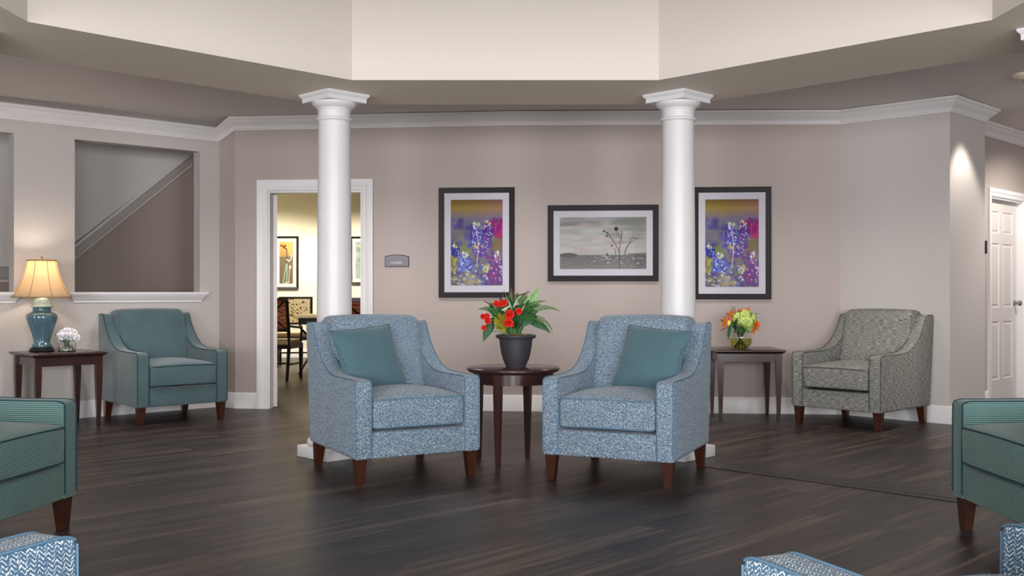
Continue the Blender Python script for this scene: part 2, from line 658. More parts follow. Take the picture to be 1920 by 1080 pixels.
# ceiling with the octagonal hole; a little lower along the gallery wall
AP, HS = 2.35, .96
cx, cy = -.015, 3.98
inner = [(-.998, 6.29), (.916, 6.29), (2.335, 4.90), (2.335, 3.02), (.93, 1.66), (-.98, 1.66), (-2.37, 3.0), (-2.37, 4.93)]
outer = [(-1.34, 7.11), (1.26, 7.11), (3.14, 5.25), (3.14, 2.70), (1.27, .84), (-1.33, .84), (-3.19, 2.68), (-3.19, 5.25)]
bnd = [(-6.33, -3.6, 2.76), (-6.33, 6.55, 2.665), (-6.30, 6.59, 2.665), (-2.83, 9.78, 2.665), (-2.62, 9.62, 2.752), (0, 9.40, 2.766), (2.99, 9.15, 2.732), (3.65, 8.50, 2.723),
       (4.10, 8.93, 2.723), (3.93, 9.15, 2.723), (8.05, 13.25, 2.723), (8.05, -3.6, 2.76)]
bm = bmesh.new()
bv = [bm.verts.new(p) for p in bnd]
ov = [bm.verts.new((x, y, 2.76)) for x, y in outer]
es = [bm.edges.new((l[i], l[(i + 1) % len(l)])) for l in (bv, ov) for i in range(len(l))]
bmesh.ops.triangle_fill(bm, edges=es, use_beauty=True, use_dissolve=False)
struct('ceiling', bm, 'ceil', 60)
# ring beam: soffit and outer face
bm = bmesh.new()
a = [bm.verts.new((x, y, 2.424)) for x, y in inner]
b = [bm.verts.new((x, y, 2.424)) for x, y in outer]
c = [bm.verts.new((x, y, 2.80)) for x, y in outer]
d = [bm.verts.new((x * 1.03 - .0, (y - cy) * 1.03 + cy, 2.80)) for x, y in inner]
for l, m_ in ((a, b), (b, c), (c, d)):
    for i in range(8):
        j = (i + 1) % 8
        bm.faces.new((l[i], l[j], m_[j], m_[i]))
struct('trim_1', bm, 'soffit')
# rotunda drum
bm = bmesh.new()
big = [((x - cx) * 1.06 + cx, (y - cy) * 1.06 + cy) for x, y in inner]
r0 = [bm.verts.new((x, y, 2.424)) for x, y in inner]
r1 = [bm.verts.new((x, y, 5.70)) for x, y in inner]
r2 = [bm.verts.new((x, y, 5.70)) for x, y in big]
r3 = [bm.verts.new((x, y, 2.60)) for x, y in big]
for l, m_ in ((r0, r1), (r1, r2), (r2, r3)):
    for i in range(8):
        j = (i + 1) % 8
        bm.faces.new((l[i], l[j], m_[j], m_[i]))
struct('wall_rotunda', bm, 'drum')
bm = bmesh.new(); prism(bm, big, 5.70, 5.78); struct('ceiling_rotunda', bm, 'drum')

# crown moulding and baseboards
CROWN = [(0, 0), (.012, 0), (.016, .012), (.022, .016), (.024, .026), (.034, .040), (.052, .056), (.078, .078), (.084, .090), (.094, .092), (.100, .102), (.100, .116), (0, .116)]
mid = (0, 9.554 - .0838 * 2.624)
pts = [(*P0, CB[0]), (*P1, CB[1]), (*P2, CB[2]), (*mid, 2.645), (*P3, CB[3]), (*P4, CB[4]), (*P5, CB[5]), (*P6, CB[6]), (*P7, CB[7])]
bm = bmesh.new(); sweep(bm, pts, CROWN); struct('trim_2', bm, 'trim', 30)
BB = [(0, 0), (.016, 0), (.016, .128), (.012, .138), (.008, .150), (0, .150)]


def board(name, pl):
    bm = bmesh.new(); sweep(bm, [(x, y, 0) for x, y in pl], BB); struct(name, bm, 'trim', 30)


def along(p0, p1, u):
    d_ = (Vector(p1) - Vector(p0)).normalized()
    q = Vector(p0) + d_ * u
    return (q.x, q.y)


board('baseboard_left', [P0, P1, P2, along(P2, P3, du0 - .105)])
board('baseboard_far', [along(P2, P3, du1 + .105), P3, P4, P5, P6, along(P6, P7, .94 - .085)])
board('baseboard_hall', [along(P6, P7, 1.845 + .085), P7])


# door casings
def casing(name, p0, rz, u0, u1, top, w_, jamb):
    bm = bmesh.new()
    prof = [(0, 0), (.012, 0), (.018, .01), (.018, w_ * .45), (.024, w_ * .55), (.026, w_), (0, w_)]     # (out, across)
    # left, top, right as a mitred run in the local wall frame
    path = [(u0, 0), (u0, top), (u1, top), (u1, 0)]
    rings = []
    mit = [(-1, 0), (-1, 1), (1, 1), (1, 0)]
    for (x, z), (mx, mz) in zip(path, mit):
        rings.append([bm.verts.new((x + mx * a_, -o_, z + mz * a_)) for o_, a_ in prof])
    for i in range(3):
        for a_ in range(len(prof)):
            b_ = (a_ + 1) % len(prof)
            bm.faces.new((rings[i][a_], rings[i][b_], rings[i + 1][b_], rings[i + 1][a_]))
    bm.faces.new(rings[0]); bm.faces.new(rings[-1])
    th = jamb
    box(bm, (u0 + .008, th / 2, top / 2), (.016, th, top))
    box(bm, (u1 - .008, th / 2, top / 2), (.016, th, top))
    box(bm, ((u0 + u1) / 2, th / 2, top - .008), (u1 - u0 - .032, th, .016))
    o = struct(name, bm, 'trim', 30)
    o.location = (*p0, 0); o.rotation_euler = (0, 0, rz)
    return o


casing('trim_3', P2, FRZ, du0, du1, 2.055, .105, .13)
HRZ = frame_m(P6, P7)
casing('trim_4', P6, HRZ, .94, 1.845, 2.035, .08, .13)


def door_slab(name, w_, h_, loc, rz):
    bm = bmesh.new()
    T = .04
    xs = [0, .11, w_ / 2 - .05, w_ / 2 + .05, w_ - .11, w_]
    zs = [0, .22, .80, .94, 1.58, 1.68, 1.90, h_]
    V = {}
    for i, x in enumerate(xs):
        for j, z in enumerate(zs):
            for k, y in enumerate((0, T)):
                V[i, j, k] = bm.verts.new((x, y, z))
    pans = []
    nx, nz = len(xs) - 1, len(zs) - 1
    for k in (0, 1):
        for i in range(nx):
            for j in range(nz):
                f = bm.faces.new((V[i, j, k], V[i + 1, j, k], V[i + 1, j + 1, k], V[i, j + 1, k]))
                if i in (1, 3) and j in (1, 3, 5): pans.append(f)
    for i in range(nx):
        for j in (0, nz):
            bm.faces.new((V[i, j, 0], V[i + 1, j, 0], V[i + 1, j, 1], V[i, j, 1]))
    for j in range(nz):
        for i in (0, nx):
            bm.faces.new((V[i, j, 0], V[i, j + 1, 0], V[i, j + 1, 1], V[i, j, 1]))
    bmesh.ops.recalc_face_normals(bm, faces=bm.faces[:])
    bmesh.ops.inset_individual(bm, faces=pans, thickness=.014, depth=-.010)
    bmesh.ops.inset_individual(bm, faces=pans, thickness=.010, depth=0)
    bmesh.ops.inset_individual(bm, faces=pans, thickness=.022, depth=.007)
    o = struct(name, bm, 'doorpaint')
    o.location = loc; o.rotation_euler = (0, 0, rz)
    return o


q = along(P6, P7, .96)
hb = Vector((-math.sin(HRZ), math.cos(HRZ)))
d2 = door_slab('door_2', .855, 2.01, (q[0] + hb.x * .055, q[1] + hb.y * .055, .008), HRZ)
bm = bmesh.new()
lathe(bm, [(0, 0), (.03, 0), (.03, .008), (.012, .012), (.012, .035), (.026, .045), (.028, .058), (.018, .07), (0, .072)], 20)
bmesh.ops.rotate(bm, verts=bm.verts, matrix=Matrix.Rotation(R(90), 3, 'X'))
obj('door_knob', bm, 'metal', d2, 40, (.80, 0, .98))
# open door leaf of the fitness room, seen on edge
q = along(P2, P3, du0 + .02)
d1 = door_slab('door_1', .83, 2.02, (q[0] + .038, q[1] + .115, .008), R(104.5))
for hz in (.25, 1.0, 1.78):
    bm = bmesh.new(); box(bm, (0, 0, 0), (.006, .022, .09))
    obj('door_hinge', bm, 'doorpaint', d1, None, (-.002, .022, hz))


# window sills of the gallery wall
def sill(name, u0, u1):
    bm = bmesh.new()
    prof = [(-.136, 0), (.055, 0), (.060, .008), (.060, .016), (.055, .022), (-.136, .022)]
    def ext(x0, x1, y0, y1, z0, z1):
        box(bm, ((x0 + x1) / 2, (y0 + y1) / 2, (z0 + z1) / 2), (x1 - x0, y1 - y0, z1 - z0))
    ext(u0 - .06, u1 + .06, -.062, -.0, -.022, 0)
    ext(u0 + .001, u1 - .001, -.002, .134, -.021, -.001)
    ext(u0 - .045, u1 + .045, -.045, -.0, -.038, -.022)
    # sloping apron moulding with returned ends
    pr = [(0, -.038), (.040, -.038), (.034, -.052), (.020, -.066), (.012, -.078), (.012, -.092), (0, -.092)]
    rings = []
    for x, s in ((u0, -1), (u1, 1)):
        rings.append([bm.verts.new((x + s * o_, -o_, z_)) for o_, z_ in pr])
    for a_ in range(len(pr)):
        b_ = (a_ + 1) % len(pr)
        bm.faces.new((rings[0][a_], rings[0][b_], rings[1][b_], rings[1][a_]))
    bm.faces.new(rings[0]); bm.faces.new(rings[1])
    o = struct(name, bm, 'trim', 30)
    o.location = (*P0, 1.102); o.rotation_euler = (0, 0, LRZ)


sill('trim_5', 3.337, 4.491)
sill('trim_6', 1.80, 2.842)
sill('trim_7', .60, 1.60)

# stair recess behind the gallery wall: brown wall, stair enclosure and sloping crown
def gl(u, v):                                                       # u along the gallery wall, v behind it
    c_, s_ = math.cos(LRZ), math.sin(LRZ)
    return (P0[0] + c_ * u - s_ * v, P0[1] + s_ * u + c_ * v)


wall('wall_stair', gl(-.5, 1.1), gl(4.93, 1.1), 0, 3.4, .1, 'brown_wall')
wall('wall_stair_end', gl(4.93, 1.1), gl(4.93, .14), 0, 3.4, .08, 'brown_wall')
# line of the slope on the brown wall plane (v=1.1): two picture points turned into wall points


def onplane(px, py, v):
    k = (px - 960) / 1890
    # find u with gl(u,v) on the ray
    c_, s_ = math.cos(LRZ), math.sin(LRZ)
    x0 = P0[0] - s_ * v; y0 = P0[1] + c_ * v
    u = (k * y0 - x0) / (c_ - k * s_)
    dd = y0 + s_ * u
    return u, 1.1 - (py - 548) / 1890 * dd


ua, za = onplane(363, 308, 1.1)
ub, zb = onplane(140, 487, 1.1)
sl = (za - zb) / (ua - ub)
zk = onplane(8, 529, 1.1)[1]
uk = ub - (zb - zk) / sl
bm = bmesh.new()
ue = 4.92
poly = [(-.4, zk + .155), (uk - .05, zk + .155), (ue, za + sl * (ue - ua) + .17), (ue, 3.4), (-.4, 3.4)]
lo = [bm.verts.new((x, .99, z)) for x, z in poly]; hi = [bm.verts.new((x, 1.098, z)) for x, z in poly]
bm.faces.new(lo); bm.faces.new(hi[::-1])
for i in range(5):
    j = (i + 1) % 5
    bm.faces.new((lo[i], lo[j], hi[j], hi[i]))
o = struct('wall_stair_upper', bm, 'grey_wall'); o.location = (*P0, 0); o.rotation_euler = (0, 0, LRZ)
bm = bmesh.new()
cr = [(0, 0), (.014, 0), (.018, .022), (.028, .030), (.045, .060), (.080, .105), (.100, .135), (.118, .142), (.118, .180), (0, .180)]
rings = []
for x, z in ((-.4, zk), (uk, zk), (ue, za + sl * (ue - ua))):
    rings.append([bm.verts.new((x, 1.098 - o_, z + u_)) for o_, u_ in cr])
for i in range(2):
    for a_ in range(len(cr)):
        b_ = (a_ + 1) % len(cr)
        bm.faces.new((rings[i][a_], rings[i][b_], rings[i + 1][b_], rings[i + 1][a_]))
o = struct('trim_8', bm, 'grey_wall', 30); o.location = (*P0, 0); o.rotation_euler = (0, 0, LRZ)
bm = bmesh.new(); prism(bm, [gl(-.5, .14), gl(5.0, .14), gl(5.0, 1.1), gl(-.5, 1.1)], 3.4, 3.45); struct('ceiling_stair', bm, 'ceil')
l = bpy.data.lights.new('stair_light', 'AREA'); l.energy = 5; l.size = .5; l.color = (1, .93, .86)
o = bpy.data.objects.new('stair_light', l); o.location = (*gl(4.2, .5), 3.35); COL.objects.link(o)

# fitness room beyond the doorway
wall('wall_fitness_far', (-6.5, 17.0), (3.0, 17.0), 0, 3.1, .1, 'cream')
wall('wall_fitness_left', (-2.70, 9.72), (-4.9, 17.0), 0, 3.1, .1, 'cream')
bpy.data.objects['wall_fitness_left'].data.transform(Matrix.Identity(4))
wall('wall_fitness_right', (3.0, 17.0), (3.0, 9.3), 0, 3.1, .1, 'cream')
bm = bmesh.new(); prism(bm, [(-6.5, 9.7), (2.97, 9.25), (3.0, 17.1), (-6.5, 17.1)], 3.0, 3.06); struct('ceiling_fitness', bm, 'ceil')
bm = bmesh.new(); sweep(bm, [(-4.85, 16.99, 0), (3.0, 16.99, 0)], BB); struct('baseboard_fitness', bm, 'trim', 30)

# threshold strip between the columns on the right
bm = bmesh.new()
p_a = Vector((1.30, 6.43)); p_b = Vector((2.72, 5.07)); dd_ = (p_b - p_a).normalized(); nn = Vector((dd_.y, -dd_.x))
pf = [(-.115, 0), (.130, 0), (.127, .004), (.080, .008), (.076, .005), (.070, .005), (.066, .008), (-.111, .004)]
ra = [bm.verts.new((*(p_a + nn * a_), z)) for a_, z in pf]; rb = [bm.verts.new((*(p_b + nn * a_), z)) for a_, z in pf]
for i in range(len(pf)):
    j = (i + 1) % len(pf)
    bm.faces.new((ra[i], ra[j], rb[j], rb[i]))
bm.faces.new(ra); bm.faces.new(rb[::-1])
struct('trim_9', bm, 'strip')


# ------------------------------------------------------------------ columns
def make_column():
    t = thing('column', '', 'column')
    s2 = Matrix.Rotation(R(45), 3, 'Z')
    bm = bmesh.new(); box(bm, (0, 0, .0375), (.355, .355, .075), s2, bev=.004); obj('plinth', bm, 'white', t)
    bm = bmesh.new()
    pr = [(.0, .075), (.168, .075)] + [(.150 + .030 * math.cos(a), .102 + .027 * math.sin(a)) for a in [R(x) for x in range(-70, 91, 20)]]
    pr += [(.142, .131), (.142, .14), (.128, .15), (.122, .17), (0, .17)]
    lathe(bm, pr, 48); obj('base_moulding', bm, 'white', t)
    bm = bmesh.new()
    pr = [(.122, .165)]
    for i in range(13):
        f = i / 12
        pr.append((.1185 - .0115 * f ** 1.7, .17 + (2.243 - .17) * f))
    lathe(bm, pr, 48); obj('shaft', bm, 'white', t)
    bm = bmesh.new()
    pr = [(0, 2.24), (.108, 2.24), (.112, 2.243)] + [(.110 + .013 * math.cos(a), 2.256 + .011 * math.sin(a)) for a in [R(x) for x in range(-80, 81, 20)]]
    pr += [(.109, 2.268), (.109, 2.315), (.114, 2.320), (.114, 2.326), (.118, 2.330), (.130, 2.336), (.142, 2.348), (.149, 2.362), (.150, 2.372), (0, 2.372)]
    lathe(bm, pr, 48); obj('capital', bm, 'white', t)
    bm = bmesh.new()
    hw = [(.153, 2.368), (.153, 2.396), (.157, 2.400), (.166, 2.410), (.168, 2.414), (.168, 2.424)]
    rings = []
    for h_, z in hw:
        rings.append([bm.verts.new(s2 @ Vector((a_ * h_, b_ * h_, z))) for a_, b_ in ((-1, -1), (1, -1), (1, 1), (-1, 1))])
    for i in range(len(rings) - 1):
        for k in range(4):
            m_ = (k + 1) % 4
            bm.faces.new((rings[i][k], rings[i][m_], rings[i + 1][m_], rings[i + 1][k]))
    bm.faces.new(rings[0][::-1]); bm.faces.new(rings[-1])
    obj('abacus', bm, 'white', t, 20)
    return t


col = make_column()
col.location = (-1.193, 6.77, 0)
col['label'] = 'round white column left of centre, standing behind the left blue chevron armchair'
dup(col, (1.115, 6.77, 0), 0, 'round white column right of centre, partly covering the grey landscape picture')
dup(col, (-2.845, 5.13, 0), 0, 'white column at the left edge, only its square capital under the beam showing')
dup(col, (2.775, 5.07, 0), 0, 'white column at the right edge, only its square capital under the beam showing')


# ------------------------------------------------------------------ armchairs
def roundpoly(pts, rad, seg=4):
    out = []
    n = len(pts)
    for i in range(n):
        p = Vector(pts[i]); a_ = Vector(pts[i - 1]); b_ = Vector(pts[(i + 1) % n])
        r_ = rad[i] if isinstance(rad, (list, tuple)) else rad
        if r_ <= 0: out.append((p.x, p.y)); continue
        da = (a_ - p); db = (b_ - p)
        r1 = min(r_, da.length * .45); r2 = min(r_, db.length * .45)
        A = p + da.normalized() * r1; B = p + db.normalized() * r2
        for k in range(seg + 1):
            t_ = k / seg
            q_ = A * (1 - t_) ** 2 + p * 2 * t_ * (1 - t_) + B * t_ ** 2
            out.append((q_.x, q_.y))
    return out


def inset(poly, d_):
    n = len(poly)
    area_ = sum(poly[i - 1][0] * poly[i][1] - poly[i][0] * poly[i - 1][1] for i in range(n))
    sgn = 1 if area_ > 0 else -1
    out = []
    for i in range(n):
        a_ = Vector(poly[i]) - Vector(poly[i - 1]); b_ = Vector(poly[(i + 1) % n]) - Vector(poly[i])
        if a_.length < 1e-7: a_ = b_
        if b_.length < 1e-7: b_ = a_
        a_.normalize(); b_.normalize()
        na = Vector((-a_.y, a_.x)) * sgn; nb = Vector((-b_.y, b_.x)) * sgn
        k = 1 + na.dot(nb)
        m_ = (na + nb) / max(k, .5)
        out.append((poly[i][0] + m_.x * d_, poly[i][1] + m_.y * d_))
    return out


def loftx(bm, prof, x0, x1, r, deform=None, mid_n=1):
    """closed (y,z) profile extruded from x0 to x1 with rounded ends of radius r"""
    st = []
    for k in range(4):
        a_ = R(90) * k / 3
        st.append((x0 + r * (1 - math.sin(a_)), r * (1 - math.cos(a_))) if False else (x0 + r * (1 - math.cos(a_)), r * (1 - math.sin(a_))))
    m_ = [(x0 + r + (x1 - x0 - 2 * r) * k / mid_n, 0) for k in range(1, mid_n)]
    en = [(x1 - (x - x0), i_) for x, i_ in st[::-1]]
    st = st + m_ + en
    rings = []
    for x, i_ in st:
        pr = inset(prof, i_) if i_ > 1e-6 else prof
        ring = []
        for y, z in pr:
            p = Vector((x, y, z))
            if deform: p = deform(p)
            ring.append(bm.verts.new(p))
        rings.append(ring)
    n = len(prof)
    for k in range(len(rings) - 1):
        for i in range(n):
            j = (i + 1) % n
            bm.faces.new((rings[k][i], rings[k][j], rings[k + 1][j], rings[k + 1][i]))
    bm.faces.new(rings[0]); bm.faces.new(rings[-1][::-1])


def uvbox(bm):
    bmesh.ops.triangulate(bm, faces=[f for f in bm.faces if len(f.verts) > 4])
    l_ = bm.loops.layers.uv.new('UVMap')
    for f in bm.faces:
        n = f.normal
        side = abs(n.x) > max(abs(n.y), abs(n.z))
        for lp in f.loops:
            c_ = lp.vert.co
            lp[l_].uv = (c_.y, c_.z) if side else (c_.x, c_.y + c_.z)


HW, HD, AW = .395, .40, .105
BK = .45


def make_armchair(name, fab, label):
    t = thing(name, label, 'armchair')
    # arm side profile (y,z); front y=-HD
    top = [(-HD, .150), (-HD, .588), (-HD + .03, .600), (-.16, .600), (.0, .603), (.10, .620), (.185, .658), (.262, .714), (.322, .780), (.366, .845), (.394, .897), (.422, .910), (.535, .905), (.526, .80), (.45, .150)]
    rad = [.01, .02, .02, .03, .05, .05, .04, .04, .04, .04, .02, .02, .02, .02, .01]
    prof = roundpoly(top, rad, 3)
    for s in (-1, 1):
        bm = bmesh.new()
        x0, x1 = (-HW, -HW + AW) if s < 0 else (HW - AW, HW)
        loftx(bm, prof, x0, x1, .014)
        a_ = obj('arm', bm, fab, t, 50, uv=uvbox)
        # piping along both upper edges of the arm
        line = [(-HD, .17), (-HD, .40)] + roundpoly(top, rad, 3)[5:5 + 4 * 11]
        for xs in (HW * s, (HW - AW) * s):
            bm = bmesh.new()
            off = .004 * s if xs == HW * s else -.004 * s
            pts_ = [(xs - off * 1.2, y - (.001 if z < .59 else 0), z - .0005) for y, z in line]
            tube(bm, pts_, .0036, 6)
            obj('piping', bm, fab + '_piping', a_, 60, uv=uvbox)
    # base between the arms
    bm = bmesh.new()
    pr = roundpoly([(-HD + .006, .150), (-HD + .006, .300), (.30, .300), (BK - .005, .30), (BK - .005, .150)], .012, 3)
    loftx(bm, pr, -HW + AW - .01, HW - AW + .01, .006)
    obj('front_rail', bm, fab, t, 50, uv=uvbox)
    # backrest
    bm = bmesh.new()
    pr = roundpoly([(.165, .30), (.180, .50), (.265, .80), (.290, .915), (.345, .950), (.49, .945), (.540, .905), (.528, .80), (BK, .30)], [.01, .04, .05, .05, .05, .05, .03, .02, .01], 4)

    def dfb(p):
        k = 1 - (p.x / .30) ** 2
        if p.y < .34: p = p + Vector((0, -.022 * max(k, 0), 0))
        if p.z > .85: p = p + Vector((0, 0, .010 * max(k, 0)))
        if p.z > .915 and abs(p.x) > .2: pass
        return p
    loftx(bm, pr, -.300, .300, .035, dfb, 8)
    b_ = obj('backrest', bm, fab, t, 50, uv=uvbox)
    # seat cushion
    bm = bmesh.new()
    pr = roundpoly([(-HD - .008, .312), (-HD - .012, .452), (-HD + .03, .468), (.0, .475), (.20, .470), (.20, .312)], [.018, .022, .03, .0, .02, .01], 4)

    def dfc(p):
        kx = 1 - (p.x / .29) ** 2
        ky = 1 - ((p.y + .11) / .32) ** 2
        if p.z > .44: p = p + Vector((0, 0, .030 * max(kx, 0) * max(ky, 0) + .004 * kx))
        if p.y < -.37: p = p + Vector((0, -.008 * max(kx, 0), 0))
        return p
    pr2 = []
    for i in range(len(pr)):                                        # add points on long runs so the crown is smooth
        a_, b2 = pr[i], pr[(i + 1) % len(pr)]
        pr2.append(a_)
        n_ = int(math.hypot(b2[0] - a_[0], b2[1] - a_[1]) / .05)
        for k in range(1, n_ + 1):
            f = k / (n_ + 1)
            pr2.append((a_[0] + (b2[0] - a_[0]) * f, a_[1] + (b2[1] - a_[1]) * f))
    loftx(bm, [(y_, z_ + .006 if z_ < .40 else z_ + .026) for y_, z_ in pr2], -.286, .286, .020, dfc, 10)
    cu = obj('seat_cushion', bm, fab, t, 50, uv=uvbox)
    for zz in (.481, .324):
        bm = bmesh.new()
        pts_ = []
        for k in range(15):
            x = -.272 + .544 * k / 14
            kx = 1 - (x / .29) ** 2
            pts_.append((x, -HD - .0105 - .008 * kx, zz + (.006 * kx if zz > .4 else 0)))
        tube(bm, pts_, .0036, 6)
        obj('piping', bm, fab + '_piping', cu, 60, uv=uvbox)
    # legs
    for sx, sy in ((-1, -1), (1, -1), (-1, 1), (1, 1)):
        bm = bmesh.new()
        lx, ly = sx * (HW - .046), (-HD + .046 if sy < 0 else BK - .06)
        tw, bw = .034, .022
        tp = [(-tw, -tw), (tw, -tw), (tw, tw), (-tw, tw)]
        lo = [bm.verts.new((lx + sx * .002 + a_ / tw * bw, ly + sy * .002 + b2 / tw * bw + (.02 * (sy > 0)), 0)) for a_, b2 in tp]
        hi = [bm.verts.new((lx + a_, ly + b2, .152)) for a_, b2 in tp]
        for i in range(4):
            j = (i + 1) % 4
            bm.faces.new((lo[i], lo[j], hi[j], hi[i]))
        bm.faces.new(lo[::-1]); bm.faces.new(hi)
        bmesh.ops.bevel(bm, geom=bm.edges[:], offset=.003, segments=2, affect='EDGES')
        obj('leg', bm, 'leg', t, 30)
    return t


blue = make_armchair('armchair', 'chevron', 'blue and white zigzag fabric armchair left of the round table, holding a teal pillow')
CL = (-.730, 6.225, 0); CR = (.700, 6.113, 0)
blue.location = CL; blue.rotation_euler = (0, 0, R(28.5)); blue['group'] = 'blue zigzag armchairs'
dup(blue, CR, R(-24), 'blue and white zigzag fabric armchair right of the round table, holding a teal pillow')
dup(blue, (-1.42, 1.882, 0), R(156.4), 'near blue zigzag armchair cut off at the lower left corner of the picture')
dup(blue, (.96, 1.72, 0), R(-156.4), 'near blue zigzag armchair cut off at the bottom right, both arm fronts showing')
grn = make_armchair('armchair', 'greenstripe', 'green ribbed armchair cut off at the left edge, in front of the lamp table')
grn.location = (-2.486, 4.383, 0); grn.rotation_euler = (0, 0, R(83)); grn['group'] = 'green ribbed armchairs'
dup(grn, (2.47, 4.335, 0), R(-89), 'green and teal ribbed armchair cut off at the right edge of the picture')
tl = make_armchair('armchair', 'teal', 'plain teal armchair against the gallery wall beside the lamp table')
tl.location = (-3.03, 8.80, 0); tl.rotation_euler = (0, 0, R(41))
sb = make_armchair('armchair', 'slub', 'grey streaky woven armchair in the right corner beside the small end table')
sb.location = (2.905, 8.43, 0); sb.rotation_euler = (0, 0, R(-47))


# throw pillows
def pillow_mesh(S=.43, T=.15, N=22):
    bm = bmesh.new()
    g = {}
    for side in (1, -1):
        for i in range(N + 1):
            for j in range(N + 1):
                u = -1 + 2 * i / N; v = -1 + 2 * j / N
                edge = (i in (0, N)) or (j in (0, N))
                if side == -1 and edge: g[side, i, j] = g[1, i, j]; continue
                pin = .045
                x = u * (1 - pin * (1 - v * v) ** 1) * S / 2 * (1 + .02 * abs(u * v) ** 2)
                z = v * (1 - pin * (1 - u * u) ** 1) * S / 2
                h = ((1 - u ** 2) * (1 - v ** 2)) ** .42 * T / 2
                h *= 1 + .06 * noise.noise(Vector((u * 2, v * 2, side)))
                g[side, i, j] = bm.verts.new((x, -side * h, z))
    for side in (1, -1):
        for i in range(N):
            for j in range(N):
                q_ = [g[side, i, j], g[side, i + 1, j], g[side, i + 1, j + 1], g[side, i, j + 1]]
                bm.faces.new(q_ if side == 1 else q_[::-1])
    return bm, S


def uvxz(bm):
    l_ = bm.loops.layers.uv.new('UVMap')
    for f in bm.faces:
        for lp in f.loops: lp[l_].uv = (lp.vert.co.x, lp.vert.co.z)


def place_pillow(chair_loc, rz, mirror, label):
    TL, TR, BR = Vector((-.375, .14, .85)), Vector((-.02, .225, .878)), Vector((.135, .095, .505))
    e1 = (TR - TL).normalized(); e2 = (TR - BR); e2 = (e2 - e1 * e2.dot(e1)).normalized()
    C = (TL + BR) / 2 + Vector((0, -.01, .005))
    if mirror:
        e1 = Vector((e1.x, -e1.y, -e1.z)); e2 = Vector((-e2.x, e2.y, e2.z)); C = Vector((-C.x - .005, C.y, C.z))
    n_ = e2.cross(e1) * -1
    m_ = Matrix((e1, -e2.cross(e1), e2)).transposed()
    if m_.determinant() < 0:
        m_ = Matrix((e1, e2.cross(e1), e2)).transposed()
    W = Matrix.Translation(chair_loc) @ Matrix.Rotation(rz, 4, 'Z') @ Matrix.Translation(C) @ m_.to_4x4()
    t = tag(bpy.data.objects.new('throw_pillow', None), label, 'pillow', 'teal ribbed throw pillows')
    COL.objects.link(t); t.matrix_world = W
    bm, S = pillow_mesh()
    obj('cover', bm, 'pillow', t, 60, uv=uvxz)
    bm = bmesh.new()
    pts_ = []
    N = 22
    for a_, b_ in [(k, 0) for k in range(N)] + [(N, k) for k in range(N)] + [(N - k, N) for k in range(N)] + [(0, N - k) for k in range(N)]:
        u = -1 + 2 * a_ / N; v = -1 + 2 * b_ / N
        pts_.append((u * (1 - .045 * (1 - v * v)) * S / 2 * (1 + .02 * abs(u * v) ** 2), 0, v * (1 - .045 * (1 - u * u)) * S / 2))
    tube(bm, pts_, .0045, 6, closed=True)
    obj('piping', bm, 'pillow', t, 60, uv=uvxz)


place_pillow(CL, R(28.5), False, 'teal ribbed throw pillow leaning in the left blue zigzag armchair')
place_pillow(CR, R(-24), True, 'teal ribbed throw pillow leaning in the right blue zigzag armchair')


# ------------------------------------------------------------------ tables
def tapered_leg(bm, x, y, h_, a_, b_, rz=0):
    m_ = Matrix.Rotation(rz, 3, 'Z')
    tp = [(-1, -1), (1, -1), (1, 1), (-1, 1)]
    lev = [(0, b_), (h_ - .14, a_), (h_, a_)]
    rings = []
    for z, w_ in lev:
        rings.append([bm.verts.new(Vector((x, y, z)) + m_ @ Vector((p[0] * w_ / 2, p[1] * w_ / 2, 0))) for p in tp])
    for k in range(2):
        for i in range(4):
            j = (i + 1) % 4
            bm.faces.new((rings[k][i], rings[k][j], rings[k + 1][j], rings[k + 1][i]))
    bm.faces.new(rings[0][::-1]); bm.faces.new(rings[-1])


t = thing('round_side_table', 'round dark wood side table with tapered legs between the two blue zigzag armchairs', 'table', (.008, 6.506, 0), R(22))
bm = bmesh.new()
lathe(bm, [(0, .585), (.270, .585), (.285, .590), (.297, .599), (.302, .604), (.302, .612), (.298, .617), (.292, .620), (0, .620)], 72)
obj('tabletop', bm, 'table', t, 30)
bm = bmesh.new(); lathe(bm, [(.215, .515), (.235, .515), (.235, .586), (.215, .586)], 64, cap=False)
bm.verts.ensure_lookup_table()
n_ = 64
for i in range(n_):
    j = (i + 1) % n_
    bm.faces.new((bm.verts[i], bm.verts[j], bm.verts[3 * n_ + j], bm.verts[3 * n_ + i]))
obj('apron', bm, 'table', t, 30)
for k in range(4):
    bm = bmesh.new(); an = R(45 + 90 * k)
    tapered_leg(bm, .245 * math.cos(an), .245 * math.sin(an), .586, .046, .026, an)
    obj('leg', bm, 'table', t, 30)


